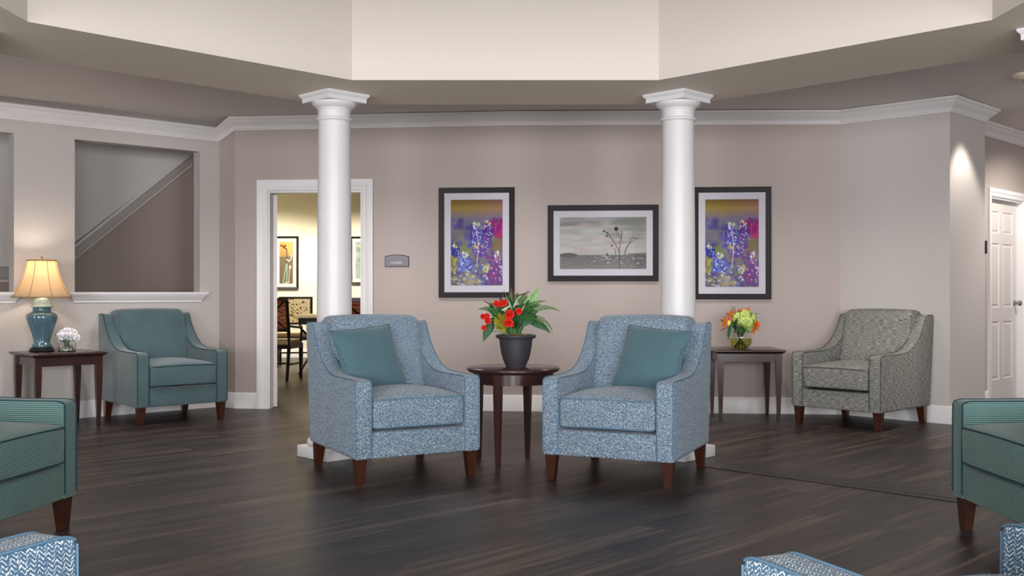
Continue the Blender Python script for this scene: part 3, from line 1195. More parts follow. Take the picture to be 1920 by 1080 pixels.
def end_table(name, label, loc, rz, W_, D_):
    t = thing(name, label, 'table', loc, rz)
    bm = bmesh.new()
    hw = [(.030, .576), (.022, .582), (.008, .592), (0, .598), (0, .604), (.004, .608), (.008, .610)]
    rings = []
    for i_, z in hw:
        a_, b_ = W_ / 2 - i_, D_ / 2 - i_
        rings.append([bm.verts.new((x, y, z)) for x, y in ((-a_, -b_), (a_, -b_), (a_, b_), (-a_, b_))])
    for k in range(len(rings) - 1):
        for i in range(4):
            j = (i + 1) % 4
            bm.faces.new((rings[k][i], rings[k][j], rings[k + 1][j], rings[k + 1][i]))
    bm.faces.new(rings[0][::-1]); bm.faces.new(rings[-1])
    obj('tabletop', bm, 'table', t, 30)
    a_, b_ = W_ / 2 - .055, D_ / 2 - .055
    for cx_, cy_, sx, sy in ((0, -b_ + .0, 2 * a_ - .05, .02), (0, b_, 2 * a_ - .05, .02), (-a_, 0, .02, 2 * b_ - .05), (a_, 0, .02, 2 * b_ - .05)):
        bm = bmesh.new(); box(bm, (cx_, cy_, .542), (sx, sy, .068)); obj('apron', bm, 'table', t, None)
    for sx in (-1, 1):
        for sy in (-1, 1):
            bm = bmesh.new(); tapered_leg(bm, sx * a_, sy * b_, .577, .052, .026); obj('leg', bm, 'table', t, 30)
    return t


A = Vector((-3.759, 7.90)); cu_, su_ = math.cos(LRZ), math.sin(LRZ)
tc = A + Vector((cu_, su_)) * .293 + Vector((-su_, cu_)) * .300
end_table('end_table', 'dark wood end table by the gallery wall carrying the lamp and white flowers', (tc.x, tc.y, 0), LRZ, .586, .60)
end_table('end_table', 'dark wood end table between the right column and the grey armchair, carrying orange flowers', (2.03, 8.81, 0), R(-2), .60, .56)

# ------------------------------------------------------------------ table lamp
t = thing('table_lamp', 'lit table lamp with a tan bell shade and blue fluted ceramic jar base', 'lamp', (-3.885, 8.33, .610))
bm = bmesh.new()
lathe(bm, [(0, 0), (.090, 0), (.097, .006), (.099, .014), (.094, .020), (.086, .024), (.090, .030), (.084, .036), (0, .036)], 40)
obj('base', bm, 'black', t)


def flute(a_, z):
    return 1 - .05 * (1 - abs(math.cos(a_ * 7))) ** 2 if .075 < z < .325 else 1


bm = bmesh.new()
pr = [(0, .036), (.070, .036), (.076, .042), (.074, .058), (.064, .072), (.062, .080)]
pr += [(.066, .100), (.072, .125), (.081, .155), (.091, .185), (.101, .215), (.110, .245), (.117, .270), (.119, .288), (.116, .303), (.106, .315), (.090, .323), (.077, .327), (.071, .332), (.070, .350), (.072, .366), (0, .368)]
lathe(bm, pr, 112, rmod=flute)
obj('body', bm, 'glaze', t, 60)
bm = bmesh.new()
lathe(bm, [(.070, .364), (.086, .368), (.088, .374), (.078, .384), (.072, .40), (.064, .42), (.048, .438), (.025, .448), (0, .45)], 48, rmod=lambda a_, z: 1 - .03 * (1 - abs(math.cos(a_ * 7))) if z > .38 else 1)
obj('lid', bm, 'glaze_pale', t, 60)['label'] = 'pale green domed lid'
bm = bmesh.new(); lathe(bm, [(.006, .445), (.006, .60), (.016, .602), (.016, .64), (0, .64)], 16); tube(bm, [(-.11, 0, .752), (.11, 0, .752)], .0025, 5); tube(bm, [(0, -.11, .752), (0, .11, .752)], .0025, 5)
tube(bm, [(.016, 0, .62), (.06, 0, .68), (.03, 0, .745), (0, 0, .752), (-.03, 0, .745), (-.06, 0, .68), (-.016, 0, .62)], .002, 5)
obj('harp', bm, 'brass', t)
bm = bmesh.new(); lathe(bm, [(0, .640), (.02, .642), (.030, .665), (.028, .685), (.015, .70), (0, .702)], 20); obj('bulb', bm, 'bulb', t)
bm = bmesh.new(); lathe(bm, [(.004, .752), (.008, .757), (.004, .762), (.008, .770), (.010, .776), (.005, .784), (0, .786)], 16); obj('finial', bm, 'brass', t)


def shade_r(f):                                                     # f 0 bottom .. 1 top
    return .113 + (.228 - .113) * ((1 - f) ** 1.9) * .80 + (.228 - .113) * .20 * (1 - f)


bm = bmesh.new()
rings = []
seg = 64
for off in (0, -.0025):
    for i in range(17):
        f = i / 16
        ring = []
        for k in range(seg):
            a_ = 2 * PI * k / seg
            r_ = (shade_r(f) + off) * (1 - .018 * (1 - abs(math.cos(a_ * 4))))
            ring.append(bm.verts.new((r_ * math.cos(a_), r_ * math.sin(a_), .450 + .302 * f)))
        rings.append(ring)
order = rings[:17] + rings[17:][::-1]
for q_ in range(len(order)):
    A_, B_ = order[q_], order[(q_ + 1) % len(order)]
    for k in range(seg):
        m_ = (k + 1) % seg
        bm.faces.new((A_[k], A_[m_], B_[m_], B_[k]))
shd = obj('lamp_shade', bm, 'shade', t, 60)
bm = bmesh.new()
for f, z in ((0, .450), (1, .752)):
    tube(bm, [((shade_r(f) + .001) * (1 - .018 * (1 - abs(math.cos(2 * PI * k / 64 * 4)))) * math.cos(2 * PI * k / 64), (shade_r(f) + .001) * (1 - .018 * (1 - abs(math.cos(2 * PI * k / 64 * 4)))) * math.sin(2 * PI * k / 64), z) for k in range(64)], .004 if f == 0 else .0055, 6, closed=True)
for j in range(8):
    a_ = 2 * PI * (j + .5) / 8 + PI / 8 * 0
    a_ = j * PI / 4
    tube(bm, [((shade_r(i / 10) + .001) * math.cos(a_), (shade_r(i / 10) + .001) * math.sin(a_), .450 + .0302 * i) for i in range(11)], .0022, 5)
obj('braid_trim', bm, 'shadetrim', shd)


# ------------------------------------------------------------------ plants
def leaf(bm, base, az, el, L, W_, droop=.6, p=1.0, fold=.15, n=8, twist=0):
    """blade growing from base, azimuth az, elevation el (radians), bending down"""
    pos = Vector(base); pitch = el
    rows = []
    step = L / n
    for i in range(n + 1):
        f = i / n
        w_ = W_ * (math.sin(PI * min(1, f ** .75 * .97 + .03)) ** p)
        d_ = Vector((math.cos(az) * math.cos(pitch), math.sin(az) * math.cos(pitch), math.sin(pitch)))
        s_ = Vector((-math.sin(az), math.cos(az), 0))
        u_ = s_.cross(d_)
        if twist: s_ = (Matrix.Rotation(twist, 3, d_) @ s_); u_ = (Matrix.Rotation(twist, 3, d_) @ u_)
        rows.append([bm.verts.new(pos + s_ * (w_ * q_ / 2) - u_ * (abs(q_) * w_ * fold * -1)) for q_ in (-1, -.5, 0, .5, 1)])
        pos = pos + d_ * step
        pitch -= droop * step / L * 1.0
    for i in range(n):
        for k in range(4):
            bm.faces.new((rows[i][k], rows[i][k + 1], rows[i + 1][k + 1], rows[i + 1][k]))


def carnation(bm, c_, r_, facing=(0, -1, .3), n=34):
    fz = Vector(facing).normalized()
    q_ = fz.to_track_quat('Z', 'Y').to_matrix()
    for i in range(n):
        f = (i + .5) / n
        th = i * 2.39996
        tilt = f ** .6 * 1.75
        rr = r_ * (.8 + .25 * random.random())
        d_ = Vector((math.sin(tilt) * math.cos(th), math.sin(tilt) * math.sin(th), math.cos(tilt)))
        s_ = Vector((-math.sin(th), math.cos(th), 0))
        b0 = Vector((0, 0, -r_ * .25))
        w_ = r_ * .62
        pts_ = []
        for a_, h_ in ((0, .15), (.6, .62), (1, 1)):
            row = []
            for k in (-1, -.4, .3, 1):
                ru = (.12 * r_ * math.sin(k * 7 + i * 2.1)) * (h_ > .8)
                row.append(bm.verts.new(Vector(c_) + q_ @ (b0 + d_ * rr * h_ + s_ * (w_ * k * (.25 + .6 * a_)) + d_.cross(s_) * ru + Vector((0, 0, ru)))))
            pts_.append(row)
        for a_ in range(2):
            for k in range(3):
                bm.faces.new((pts_[a_][k], pts_[a_][k + 1], pts_[a_ + 1][k + 1], pts_[a_ + 1][k]))


def fern(bm, base, az, el, L, droop, pin=.03, n=18):
    pos = Vector(base); pitch = el; step = L / n
    pts_ = []
    for i in range(n + 1):
        d_ = Vector((math.cos(az) * math.cos(pitch), math.sin(az) * math.cos(pitch), math.sin(pitch)))
        pts_.append(pos.copy())
        if i > 2:
            s_ = Matrix.Rotation(-1.0 if math.cos(az) > 0 else 1.0, 3, d_) @ Vector((-math.sin(az), math.cos(az), 0))
            w_ = pin * math.sin(PI * min(1, .15 + .85 * (1 - (i / n) ** 2)) * .5 + .0) * (1 - .7 * (i / n) ** 2)
            for sg in (-1, 1):
                q_ = pos + s_ * sg * w_ + d_ * w_ * .4 - Vector((0, 0, w_ * .25))
                m_ = (pos + q_) / 2
                nn_ = d_ * .006
                v_ = [bm.verts.new(x) for x in (pos, m_ + nn_, q_, m_ - nn_)]
                bm.faces.new(v_)
        pos = pos + d_ * step; pitch -= droop / n
    tube(bm, pts_, .0013, 4)


# potted arrangement on the round table; x to the right, y away from the camera
t = thing('potted_plant', 'charcoal pot with red carnations, ferns and green leaves on the round side table', 'plant', (.025, 6.50, .620))
bm = bmesh.new()
lathe(bm, [(0, .008), (.055, .008), (.058, 0), (.064, 0), (.068, .014), (.083, .045), (.094, .085), (.102, .13), (.107, .172), (.110, .182), (.126, .186), (.130, .192), (.130, .203), (.124, .208), (.112, .207), (.104, .195), (.100, .15), (0, .145)], 56)
obj('pot', bm, 'pot', t, 35)
bm = bmesh.new()
lathe(bm, [(.100, .150), (.100, .186), (.08, .200), (.05, .212), (.02, .216), (0, .218)], 40)
for v in bm.verts: v.co += Vector((0, 0, .010 * noise.noise(v.co * 60)))
bmesh.ops.recalc_face_normals(bm, faces=bm.faces[:])
obj('moss', bm, 'moss', t, 60)


def px2(x, y, dep=0.0):                                            # picture offset at this plant -> local
    d_ = 6.50 + dep
    return Vector(((x - 960) / 1890 * d_ - .025, dep, 1.1 - (y - 548) / 1890 * d_ - .62))


def leaf_to(mat, root, tip, W_, droop=.7, p=1.0, fold=.12, nm='leaf', twist=0):
    """a leaf from root to about tip"""
    root = Vector(root); tip = Vector(tip)
    v = tip - root; az = math.atan2(v.y, v.x); L = v.length * (1 + droop ** 2 / 24)
    el = math.atan2(v.z, math.hypot(v.x, v.y)) + droop / 2
    bm = bmesh.new(); leaf(bm, root, az, el, L, W_, droop, p, fold, twist=twist)
    return obj(nm, bm, mat, t, 60)


base = Vector((0, 0, .20))
# stems then leaves (mat, root px, tip px, depth root, depth tip, width, droop)
LV = [
    ('leaf_dark', (926, 601), (907, 642), -.03, -.07, .052, .4, .7),
    ('leaf_dark', (918, 622), (930, 596), -.03, -.05, .055, .3, .3),
    ('leaf_dark', (990, 603), (1031, 628), -.02, -.05, .046, .9, .6),
    ('leaf_dark', (985, 603), (1008, 596), -.04, -.09, .07, .9, .9),
    ('leaf_dark', (970, 603), (1000, 606), -.05, -.08, .06, .5, .9),
    ('leaf_dark', (975, 600), (994, 562), .02, .0, .07, .5, .2),
    ('leaf_dark', (985, 590), (1010, 585), .02, .0, .05, .5, .6),
    ('leaf_mid', (980, 600), (996, 568), .0, -.03, .05, .4, .2),
    ('leaf_light', (990, 575), (1012, 537), .04, .05, .062, .2, -.2),
    ('leaf_light', (985, 590), (1003, 552), .03, .03, .05, .4, .1),
    ('leaf_mid', (975, 590), (990, 552), .05, .06, .045, .4, .1),
    ('leaf_mid', (960, 590), (955, 548), .05, .07, .05, .2, .1),
    ('leaf_mid', (965, 570), (972, 547), .03, .04, .04, .3, .1),
    ('leaf_dark', (960, 600), (945, 562), .04, .06, .05, .4, .2),
    ('leaf_dark', (950, 600), (925, 562), .03, .03, .055, .6, .2),
    ('leaf_mid', (945, 605), (915, 565), .02, .0, .045, .6, .2),
    ('leaf_dark', (940, 608), (912, 580), .0, -.03, .05, .8, .2),
    ('leaf_dark', (940, 595), (918, 588), .02, -.01, .04, .6, .2),
    ('leaf_cream', (960, 580), (948, 556), -.02, -.03, .016, .3, .1),
    ('leaf_cream', (962, 578), (975, 556), -.02, -.03, .018, .5, .1),
    ('leaf_cream', (945, 585), (957, 571), -.05, -.07, .020, .4, .1),
    ('leaf_cream', (940, 582), (959, 574), -.05, -.07, .022, .3, .1),
    ('leaf_cream', (972, 592), (986, 570), -.05, -.07, .022, .3, .1),
    ('leaf_cream', (945, 572), (943, 551), -.01, -.02, .015, .2, .1),
    ('leaf_cream', (930, 580), (920, 563), -.01, -.03, .016, .3, .1),
    ('leaf_yellow', (942, 608), (945, 588), -.06, -.09, .055, .3, .3),
    ('leaf_yellow', (935, 612), (928, 593), -.06, -.09, .045, .3, .3),
    ('leaf_yellow', (945, 624), (940, 604), -.07, -.09, .045, .3, .3),
    ('leaf_yellow', (938, 618), (930, 610), -.07, -.10, .040, .5, .3),
    ('leaf_yellow', (942, 600), (936, 586), -.06, -.08, .045, .3, .3),
    ('leaf_brown', (962, 565), (957, 536), .03, .04, .022, .2, 0),
    ('leaf_brown', (966, 556), (995, 548), .0, -.01, .012, .2, 0),
    ('leaf_brown', (925, 575), (904, 563), .0, -.01, .012, .3, 0),
    ('leaf_brown', (925, 580), (906, 575), .0, -.01, .010, .3, 0),
    ('leaf_dark', (965, 612), (966, 585), -.02, -.04, .05, .4, .2),
    ('leaf_mid', (972, 618), (982, 596), -.05, -.08, .04, .4, .2),
    ('leaf_mid', (955, 618), (952, 592), -.02, -.05, .05, .4, .2),
    ('leaf_dark', (950, 600), (965, 565), .0, .0, .06, .4, .2),
    ('leaf_dark', (955, 590), (985, 570), .03, .02, .06, .4, .2),
    ('leaf_dark', (962, 600), (1002, 575), .0, -.03, .085, .5, .3),
    ('leaf_dark', (965, 606), (1006, 592), -.03, -.06, .075, .5, .3),
    ('leaf_mid', (975, 588), (1016, 572), .03, .03, .045, .6, .3),
    ('leaf_mid', (970, 580), (1005, 558), .05, .05, .05, .4, .3),
    ('leaf_light', (980, 580), (998, 550), .03, .02, .05, .3, .2),
    ('leaf_dark', (945, 590), (915, 574), .02, .0, .055, .5, .3),
    ('leaf_mid', (940, 585), (926, 562), .03, .02, .05, .4, .3),
    ('leaf_dark', (950, 585), (935, 556), .04, .04, .045, .3, .3),
    ('leaf_dark', (955, 580), (948, 553), .03, .04, .045, .3, .3),
    ('leaf_dark', (960, 615), (975, 600), -.03, -.06, .05, .4, .3),
    ('leaf_dark', (935, 605), (920, 598), -.02, -.05, .05, .4, .3),
]
for m_, a_, b_, d0, d1_, w_, dr, tw in LV:
    root = px2(*a_, d0)
    lf = leaf_to(m_, root, px2(*b_, d1_), w_ * (1.15 if 'dark' in m_ else 1.1), dr, twist=tw * .5 if 'yellow' in m_ else (tw * .5 + .75) * (1 if b_[0] > a_[0] else -1))
    bm = bmesh.new()
    tube(bm, [root, (root + Vector((root.x * .4, -.01, .205))) * .5 + Vector((0, 0, .015)), Vector((root.x * .3, 0, .205))], .0020, 5)
    obj('leaf_stem', bm, 'leaf_mid', lf, 60)
bm = bmesh.new()
for k in range(26):
    a_ = random.uniform(0, 2 * PI)
    r_ = random.uniform(.02, .06)
    tube(bm, [(r_ * .6 * math.cos(a_), r_ * .6 * math.sin(a_), .205), (r_ * math.cos(a_) * 1.3, r_ * math.sin(a_) * .8, .27 + random.uniform(0, .03)), (r_ * math.cos(a_) * 2.6, r_ * math.sin(a_), .32 + random.uniform(0, .06))], .0022, 5)
obj('stem', bm, 'leaf_mid', t, 60)['kind'] = 'stuff'
for rt, az, el, L, dr in (((975, 600), -.15, .55, .26, 1.9), ((985, 592), -.05, .8, .24, 1.4), ((975, 590), .2, .95, .20, 1.0), ((965, 612), -1.2, .9, .10, 1.8), ((972, 605), -.6, .9, .22, 2.2),
                          ((940, 595), 3.0, .9, .17, 1.2), ((962, 618), -1.5, 1.2, .10, 1.2), ((955, 575), 2.2, 1.3, .13, .6), ((970, 572), .7, 1.1, .14, .8)):
    bm = bmesh.new(); fern(bm, px2(*rt, -.03), az, el, L, dr, .028); obj('fern_frond', bm, 'leaf_mid', t, None)
for x, y, r_, dp in ((931, 569, .022, -.08), (938, 570, .018, -.09), (945, 567, .022, -.08), (956, 589, .030, -.12), (953, 604, .029, -.13), (959, 608, .016, -.12), (973, 583, .021, -.10),
                     (906, 593, .019, -.07), (913, 592, .018, -.06), (915, 601, .021, -.08), (907, 614, .017, -.08), (914, 597, .016, -.09)):
    c_ = px2(x, y, dp)
    bm = bmesh.new(); carnation(bm, c_, r_, (random.uniform(-.3, .3), -1, .5))
    fl = obj('carnation', bm, 'red', t, 60)
    bm = bmesh.new()
    tube(bm, [c_ + Vector((0, .01, -.005)), (c_ + Vector((0, .06, .15))) * .5 + Vector((0, 0, .10)), (c_.x * .25, -.02, .205)], .0018, 5)
    obj('flower_stem', bm, 'leaf_mid', fl, 60)

# white flowers in a glass on the lamp table
t = thing('flower_vase', 'short clear glass of white flowers beside the table lamp', 'vase', (-3.70, 8.38, .610))
bm = bmesh.new()
lathe(bm, [(0, 0), (.066, 0), (.070, .004), (.070, .098), (.0665, .098), (.0665, .010), (0, .010)], 48)
obj('glass', bm, 'glass', t, 30)
bm = bmesh.new(); lathe(bm, [(0, .0105), (.066, .0105), (.066, .055), (0, .055)], 40); obj('water', bm, 'water', t, 30)
for x, y, z, r_ in ((-.045, -.01, .125, .042), (0, -.035, .130, .045), (.045, -.01, .128, .044), (-.02, .03, .150, .042), (.03, .03, .150, .042), (.065, .02, .115, .036), (.0, 0, .165, .038), (-.02, -.04, .10, .034), (-.04, .0, .155, .028)):
    bm = bmesh.new(); carnation(bm, (x, y, z), r_, (x * 8, -.6, .8), 30); obj('blossom', bm, 'whitepetal', t, 60)
for rt, tp, w_ in (((-.04, -.02, .11), (-.105, -.02, .10), .055), ((-.05, -.02, .12), (-.10, .0, .135), .04), ((.015, -.06, .10), (.05, -.085, .085), .05), ((.02, -.06, .11), (.0, -.09, .075), .035), ((-.01, .02, .17), (-.03, .0, .195), .02)):
    leaf_to('leaf_dark', rt, tp, w_, .5)
bm = bmesh.new()
for k in range(9):
    a_ = k * .7
    tube(bm, [(.045 * math.cos(a_), .045 * math.sin(a_), .013), (.02 * math.cos(a_ + 2), .02 * math.sin(a_ + 2), .07), (.04 * math.cos(a_ + 2), .03 * math.sin(a_ + 2), .12)], .002, 5)
obj('stem', bm, 'leaf_mid', t, 60)['kind'] = 'stuff'

# orange and lime flowers in a round bowl on the right end table
t = thing('flower_vase', 'round glass bowl of orange lilies and lime green flowers on the right end table', 'vase', (1.99, 8.78, .610))
RB = .105
bm = bmesh.new()
pr = [(0, 0), (.045, 0)]
for k in range(1, 14):
    a_ = R(-64 + k * 9.4)
    pr.append((RB * math.cos(a_), .094 + RB * math.sin(a_)))
pr2 = pr + [(.052, .186), (.058, .192), (.055, .192)] if pr[-1][1] < .186 else pr
inn = [(r_ - .003, z) for r_, z in pr[2:]][::-1]
lathe(bm, pr + inn + [(0, .006)], 48)
obj('glass_bowl', bm, 'glass', t, 40)
bm = bmesh.new()
wp = [(0, .007), (.040, .007)] + [(r_ - .0036, z) for r_, z in pr[2:] if z < .085] + [(RB - .0045, .088), (0, .088)]
lathe(bm, wp, 44); obj('water', bm, 'yellow_water', t, 40)['label'] = 'yellow green water'
bm = bmesh.new()
for k in range(12):
    a_ = k * .53
    tube(bm, [(.05 * math.cos(a_), .05 * math.sin(a_), .020), (.02 * math.cos(a_ + 2.6), .02 * math.sin(a_ + 2.6), .11), (.045 * math.cos(a_ + 3), .04 * math.sin(a_ + 3), .20)], .0035, 6)
obj('stem', bm, 'leaf_mid', t, 60)['kind'] = 'stuff'


def pv(x, y, dep=0):
    d_ = 8.78 + dep
    return Vector(((x - 960) / 1890 * d_ - 1.99, dep, 1.1 - (y - 548) / 1890 * d_ - .61))


def lily(x, y, dep, L, tilt):
    bm = bmesh.new(); c_ = pv(x, y, dep)
    for k in range(6):
        a_ = k * PI / 3 + tilt
        v = Vector((math.cos(a_), -.55, math.sin(a_))).normalized()
        leaf(bm, c_, math.atan2(v.y, v.x), math.asin(v.z) + .3, L, L * .42, .6, 1, .15, 6)
    fl = obj('lily', bm, 'orange', t, 60)
    bm = bmesh.new()
    for k in range(5):
        a_ = k * 1.26
        tube(bm, [c_, c_ + Vector((.012 * math.cos(a_), -L * .6, .012 * math.sin(a_)))], .0016, 4)
    obj('stamen', bm, 'yellow', fl, 60)


for a_ in ((1368, 594, -.06, .060, .2), (1358, 605, -.06, .065, .5), (1373, 588, -.03, .05, .9), (1417, 614, -.07, .055, .1), (1412, 620, -.08, .05, .6), (1420, 608, -.03, .045, .8)): lily(*a_)
for x, y, dp, r_ in ((1401, 582, -.02, .026), (1388, 584, .0, .024), (1418, 608, -.08, .026)):
    bm = bmesh.new(); carnation(bm, pv(x, y, dp), r_, (0, -1, .8), 24); obj('rose', bm, 'orange', t, 60)
for a_, b_ in (((1360, 588), (1374, 594)), ((1352, 598), (1362, 606)), ((1367, 612), (1367, 600))):
    leaf_to('yellow', pv(*b_, -.09), pv(*a_, -.12), .028, .3, nm='petal')
bm_c = []
random.seed(3)
for cx_, cy_, dp, rr in ((1385, 597, -.05, .055), (1398, 592, -.06, .055), (1402, 605, -.09, .055), (1408, 598, -.04, .045), (1392, 603, -.09, .045), (1404, 613, -.08, .03)):
    bm = bmesh.new(); c_ = pv(cx_, cy_, dp)
    for k in range(64):
        th = k * 2.39996; z = 1 - 2 * (k + .5) / 64
        d_ = Vector((math.sqrt(1 - z * z) * math.cos(th), math.sqrt(1 - z * z) * math.sin(th), z))
        if d_.y > .5: continue
        q_ = d_.to_track_quat('Z', 'Y').to_matrix(); s_ = random.uniform(.014, .022); rr_ = rr * random.uniform(.72, 1.08)
        for m_ in range(4):
            a_ = m_ * PI / 2 + k
            u_ = Vector((math.cos(a_), math.sin(a_), 0)); v_ = Vector((-math.sin(a_), math.cos(a_), 0))
            pp = [Vector((0, 0, 0)), u_ * s_ * .6 + v_ * s_ * .5 + Vector((0, 0, s_ * .2)), u_ * s_ * 1.2 + Vector((0, 0, s_ * .1)), u_ * s_ * .6 - v_ * s_ * .5 + Vector((0, 0, s_ * .2))]
            bm.faces.new([bm.verts.new(c_ + d_ * rr_ + q_ @ p) for p in pp])
    bmesh.ops.create_icosphere(bm, subdivisions=2, radius=rr * .74, matrix=Matrix.Translation(c_))
    obj('hydrangea', bm, 'lime', t, 60)
for m_, a_, b_, d0, d1_, w_, dr in (('leaf_brown', (1366, 612), (1347, 622), -.03, -.06, .03, .2), ('leaf_brown', (1408, 600), (1422, 595), -.03, -.03, .03, .4), ('leaf_brown', (1410, 612), (1424, 618), -.05, -.06, .04, .4),
                                    ('leaf_dark', (1372, 605), (1367, 638), -.09, -.11, .045, .8), ('leaf_dark', (1376, 610), (1384, 596), -.09, -.12, .05, .3), ('leaf_dark', (1380, 618), (1372, 602), -.08, -.11, .05, .3),
                                    ('leaf_mid', (1385, 622), (1392, 606), -.09, -.12, .045, .3), ('leaf_dark', (1392, 612), (1396, 626), -.08, -.10, .045, .5), ('leaf_mid', (1400, 612), (1402, 624), -.08, -.10, .045, .5),
                                    ('leaf_dark', (1384, 612), (1376, 626), -.08, -.10, .05, .5), ('leaf_dark', (1406, 610), (1409, 620), -.06, -.09, .05, .5), ('leaf_mid', (1378, 602), (1370, 614), -.08, -.11, .04, .6),
                                    ('leaf_mid', (1385, 592), (1378, 582), .0, .0, .03, .2), ('leaf_mid', (1395, 590), (1394, 578), .0, .0, .03, .2)):
    leaf_to(m_, pv(*a_, d0), pv(*b_, d1_), w_, dr)
for ln in ([(1385, 595), (1376, 582), (1373, 578), (1370, 572)], [(1375, 580), (1376, 573)], [(1376, 582), (1379, 574)], [(1392, 590), (1391, 580), (1392, 575)], [(1405, 595), (1413, 591), (1419, 589), (1424, 588)], [(1415, 590), (1420, 584)],
           [(1400, 590), (1404, 580), (1406, 575)], [(1384, 590), (1386, 580), (1384, 577)]):
    bm = bmesh.new(); tube(bm, [pv(*p, -.01) for p in ln], .0016, 5); obj('twig', bm, 'twig', t, 60)


# ------------------------------------------------------------------ pictures
def grid_art(name, w_, h_, arr, parent, loc):
    H_, W2, _ = arr.shape
    bm = bmesh.new()
    vv = [[bm.verts.new((-w_ / 2 + w_ * i / (W2 - 1), 0, h_ / 2 - h_ * j / (H_ - 1))) for i in range(W2)] for j in range(H_)]
    for j in range(H_ - 1):
        for i in range(W2 - 1):
            bm.faces.new((vv[j][i], vv[j][i + 1], vv[j + 1][i + 1], vv[j + 1][i]))
    me = bpy.data.meshes.new(name); bm.to_mesh(me); bm.free()
    at = me.color_attributes.new('art', 'FLOAT_COLOR', 'POINT')
    a_ = arr / 255.0
    lin = np.where(a_ <= .04045, a_ / 12.92, ((a_ + .055) / 1.055) ** 2.4)
    full = np.ones((H_ * W2, 4), dtype=np.float32); full[:, :3] = lin.reshape(-1, 3)
    at.data.foreach_set('color', full.ravel())
    me.materials.append(M['art'])
    o = bpy.data.objects.new(name, me); COL.objects.link(o); o.parent = parent; o.location = loc
    return o


def blob(arr, x, y, rx, ry, colr, a_=1.0, soft=1.5, rot=0):
    H_, W2, _ = arr.shape
    yy, xx = np.mgrid[0:H_, 0:W2].astype(float)
    dx = xx / W2 * 1.0 - x; dy = yy / H_ * (H_ / W2) - y * (H_ / W2)
    c_, s_ = math.cos(rot), math.sin(rot)
    u = (dx * c_ + dy * s_) / rx; v = (-dx * s_ + dy * c_) / ry
    m_ = np.clip((1 - (u * u + v * v)) * soft, 0, 1)[..., None] * a_
    arr[:] = arr * (1 - m_) + np.array(colr, float) * m_


def line(arr, pts_, w_, colr, a_=1.0):
    for (x0, y0), (x1, y1) in zip(pts_[:-1], pts_[1:]):
        H_, W2, _ = arr.shape; k = H_ / W2
        n = max(2, int(math.hypot(x1 - x0, (y1 - y0) * k) / w_ * 2.2))
        for i in range(n + 1):
            f = i / n
            blob(arr, x0 + (x1 - x0) * f, y0 + (y1 - y0) * f, w_, w_, colr, a_, 2)


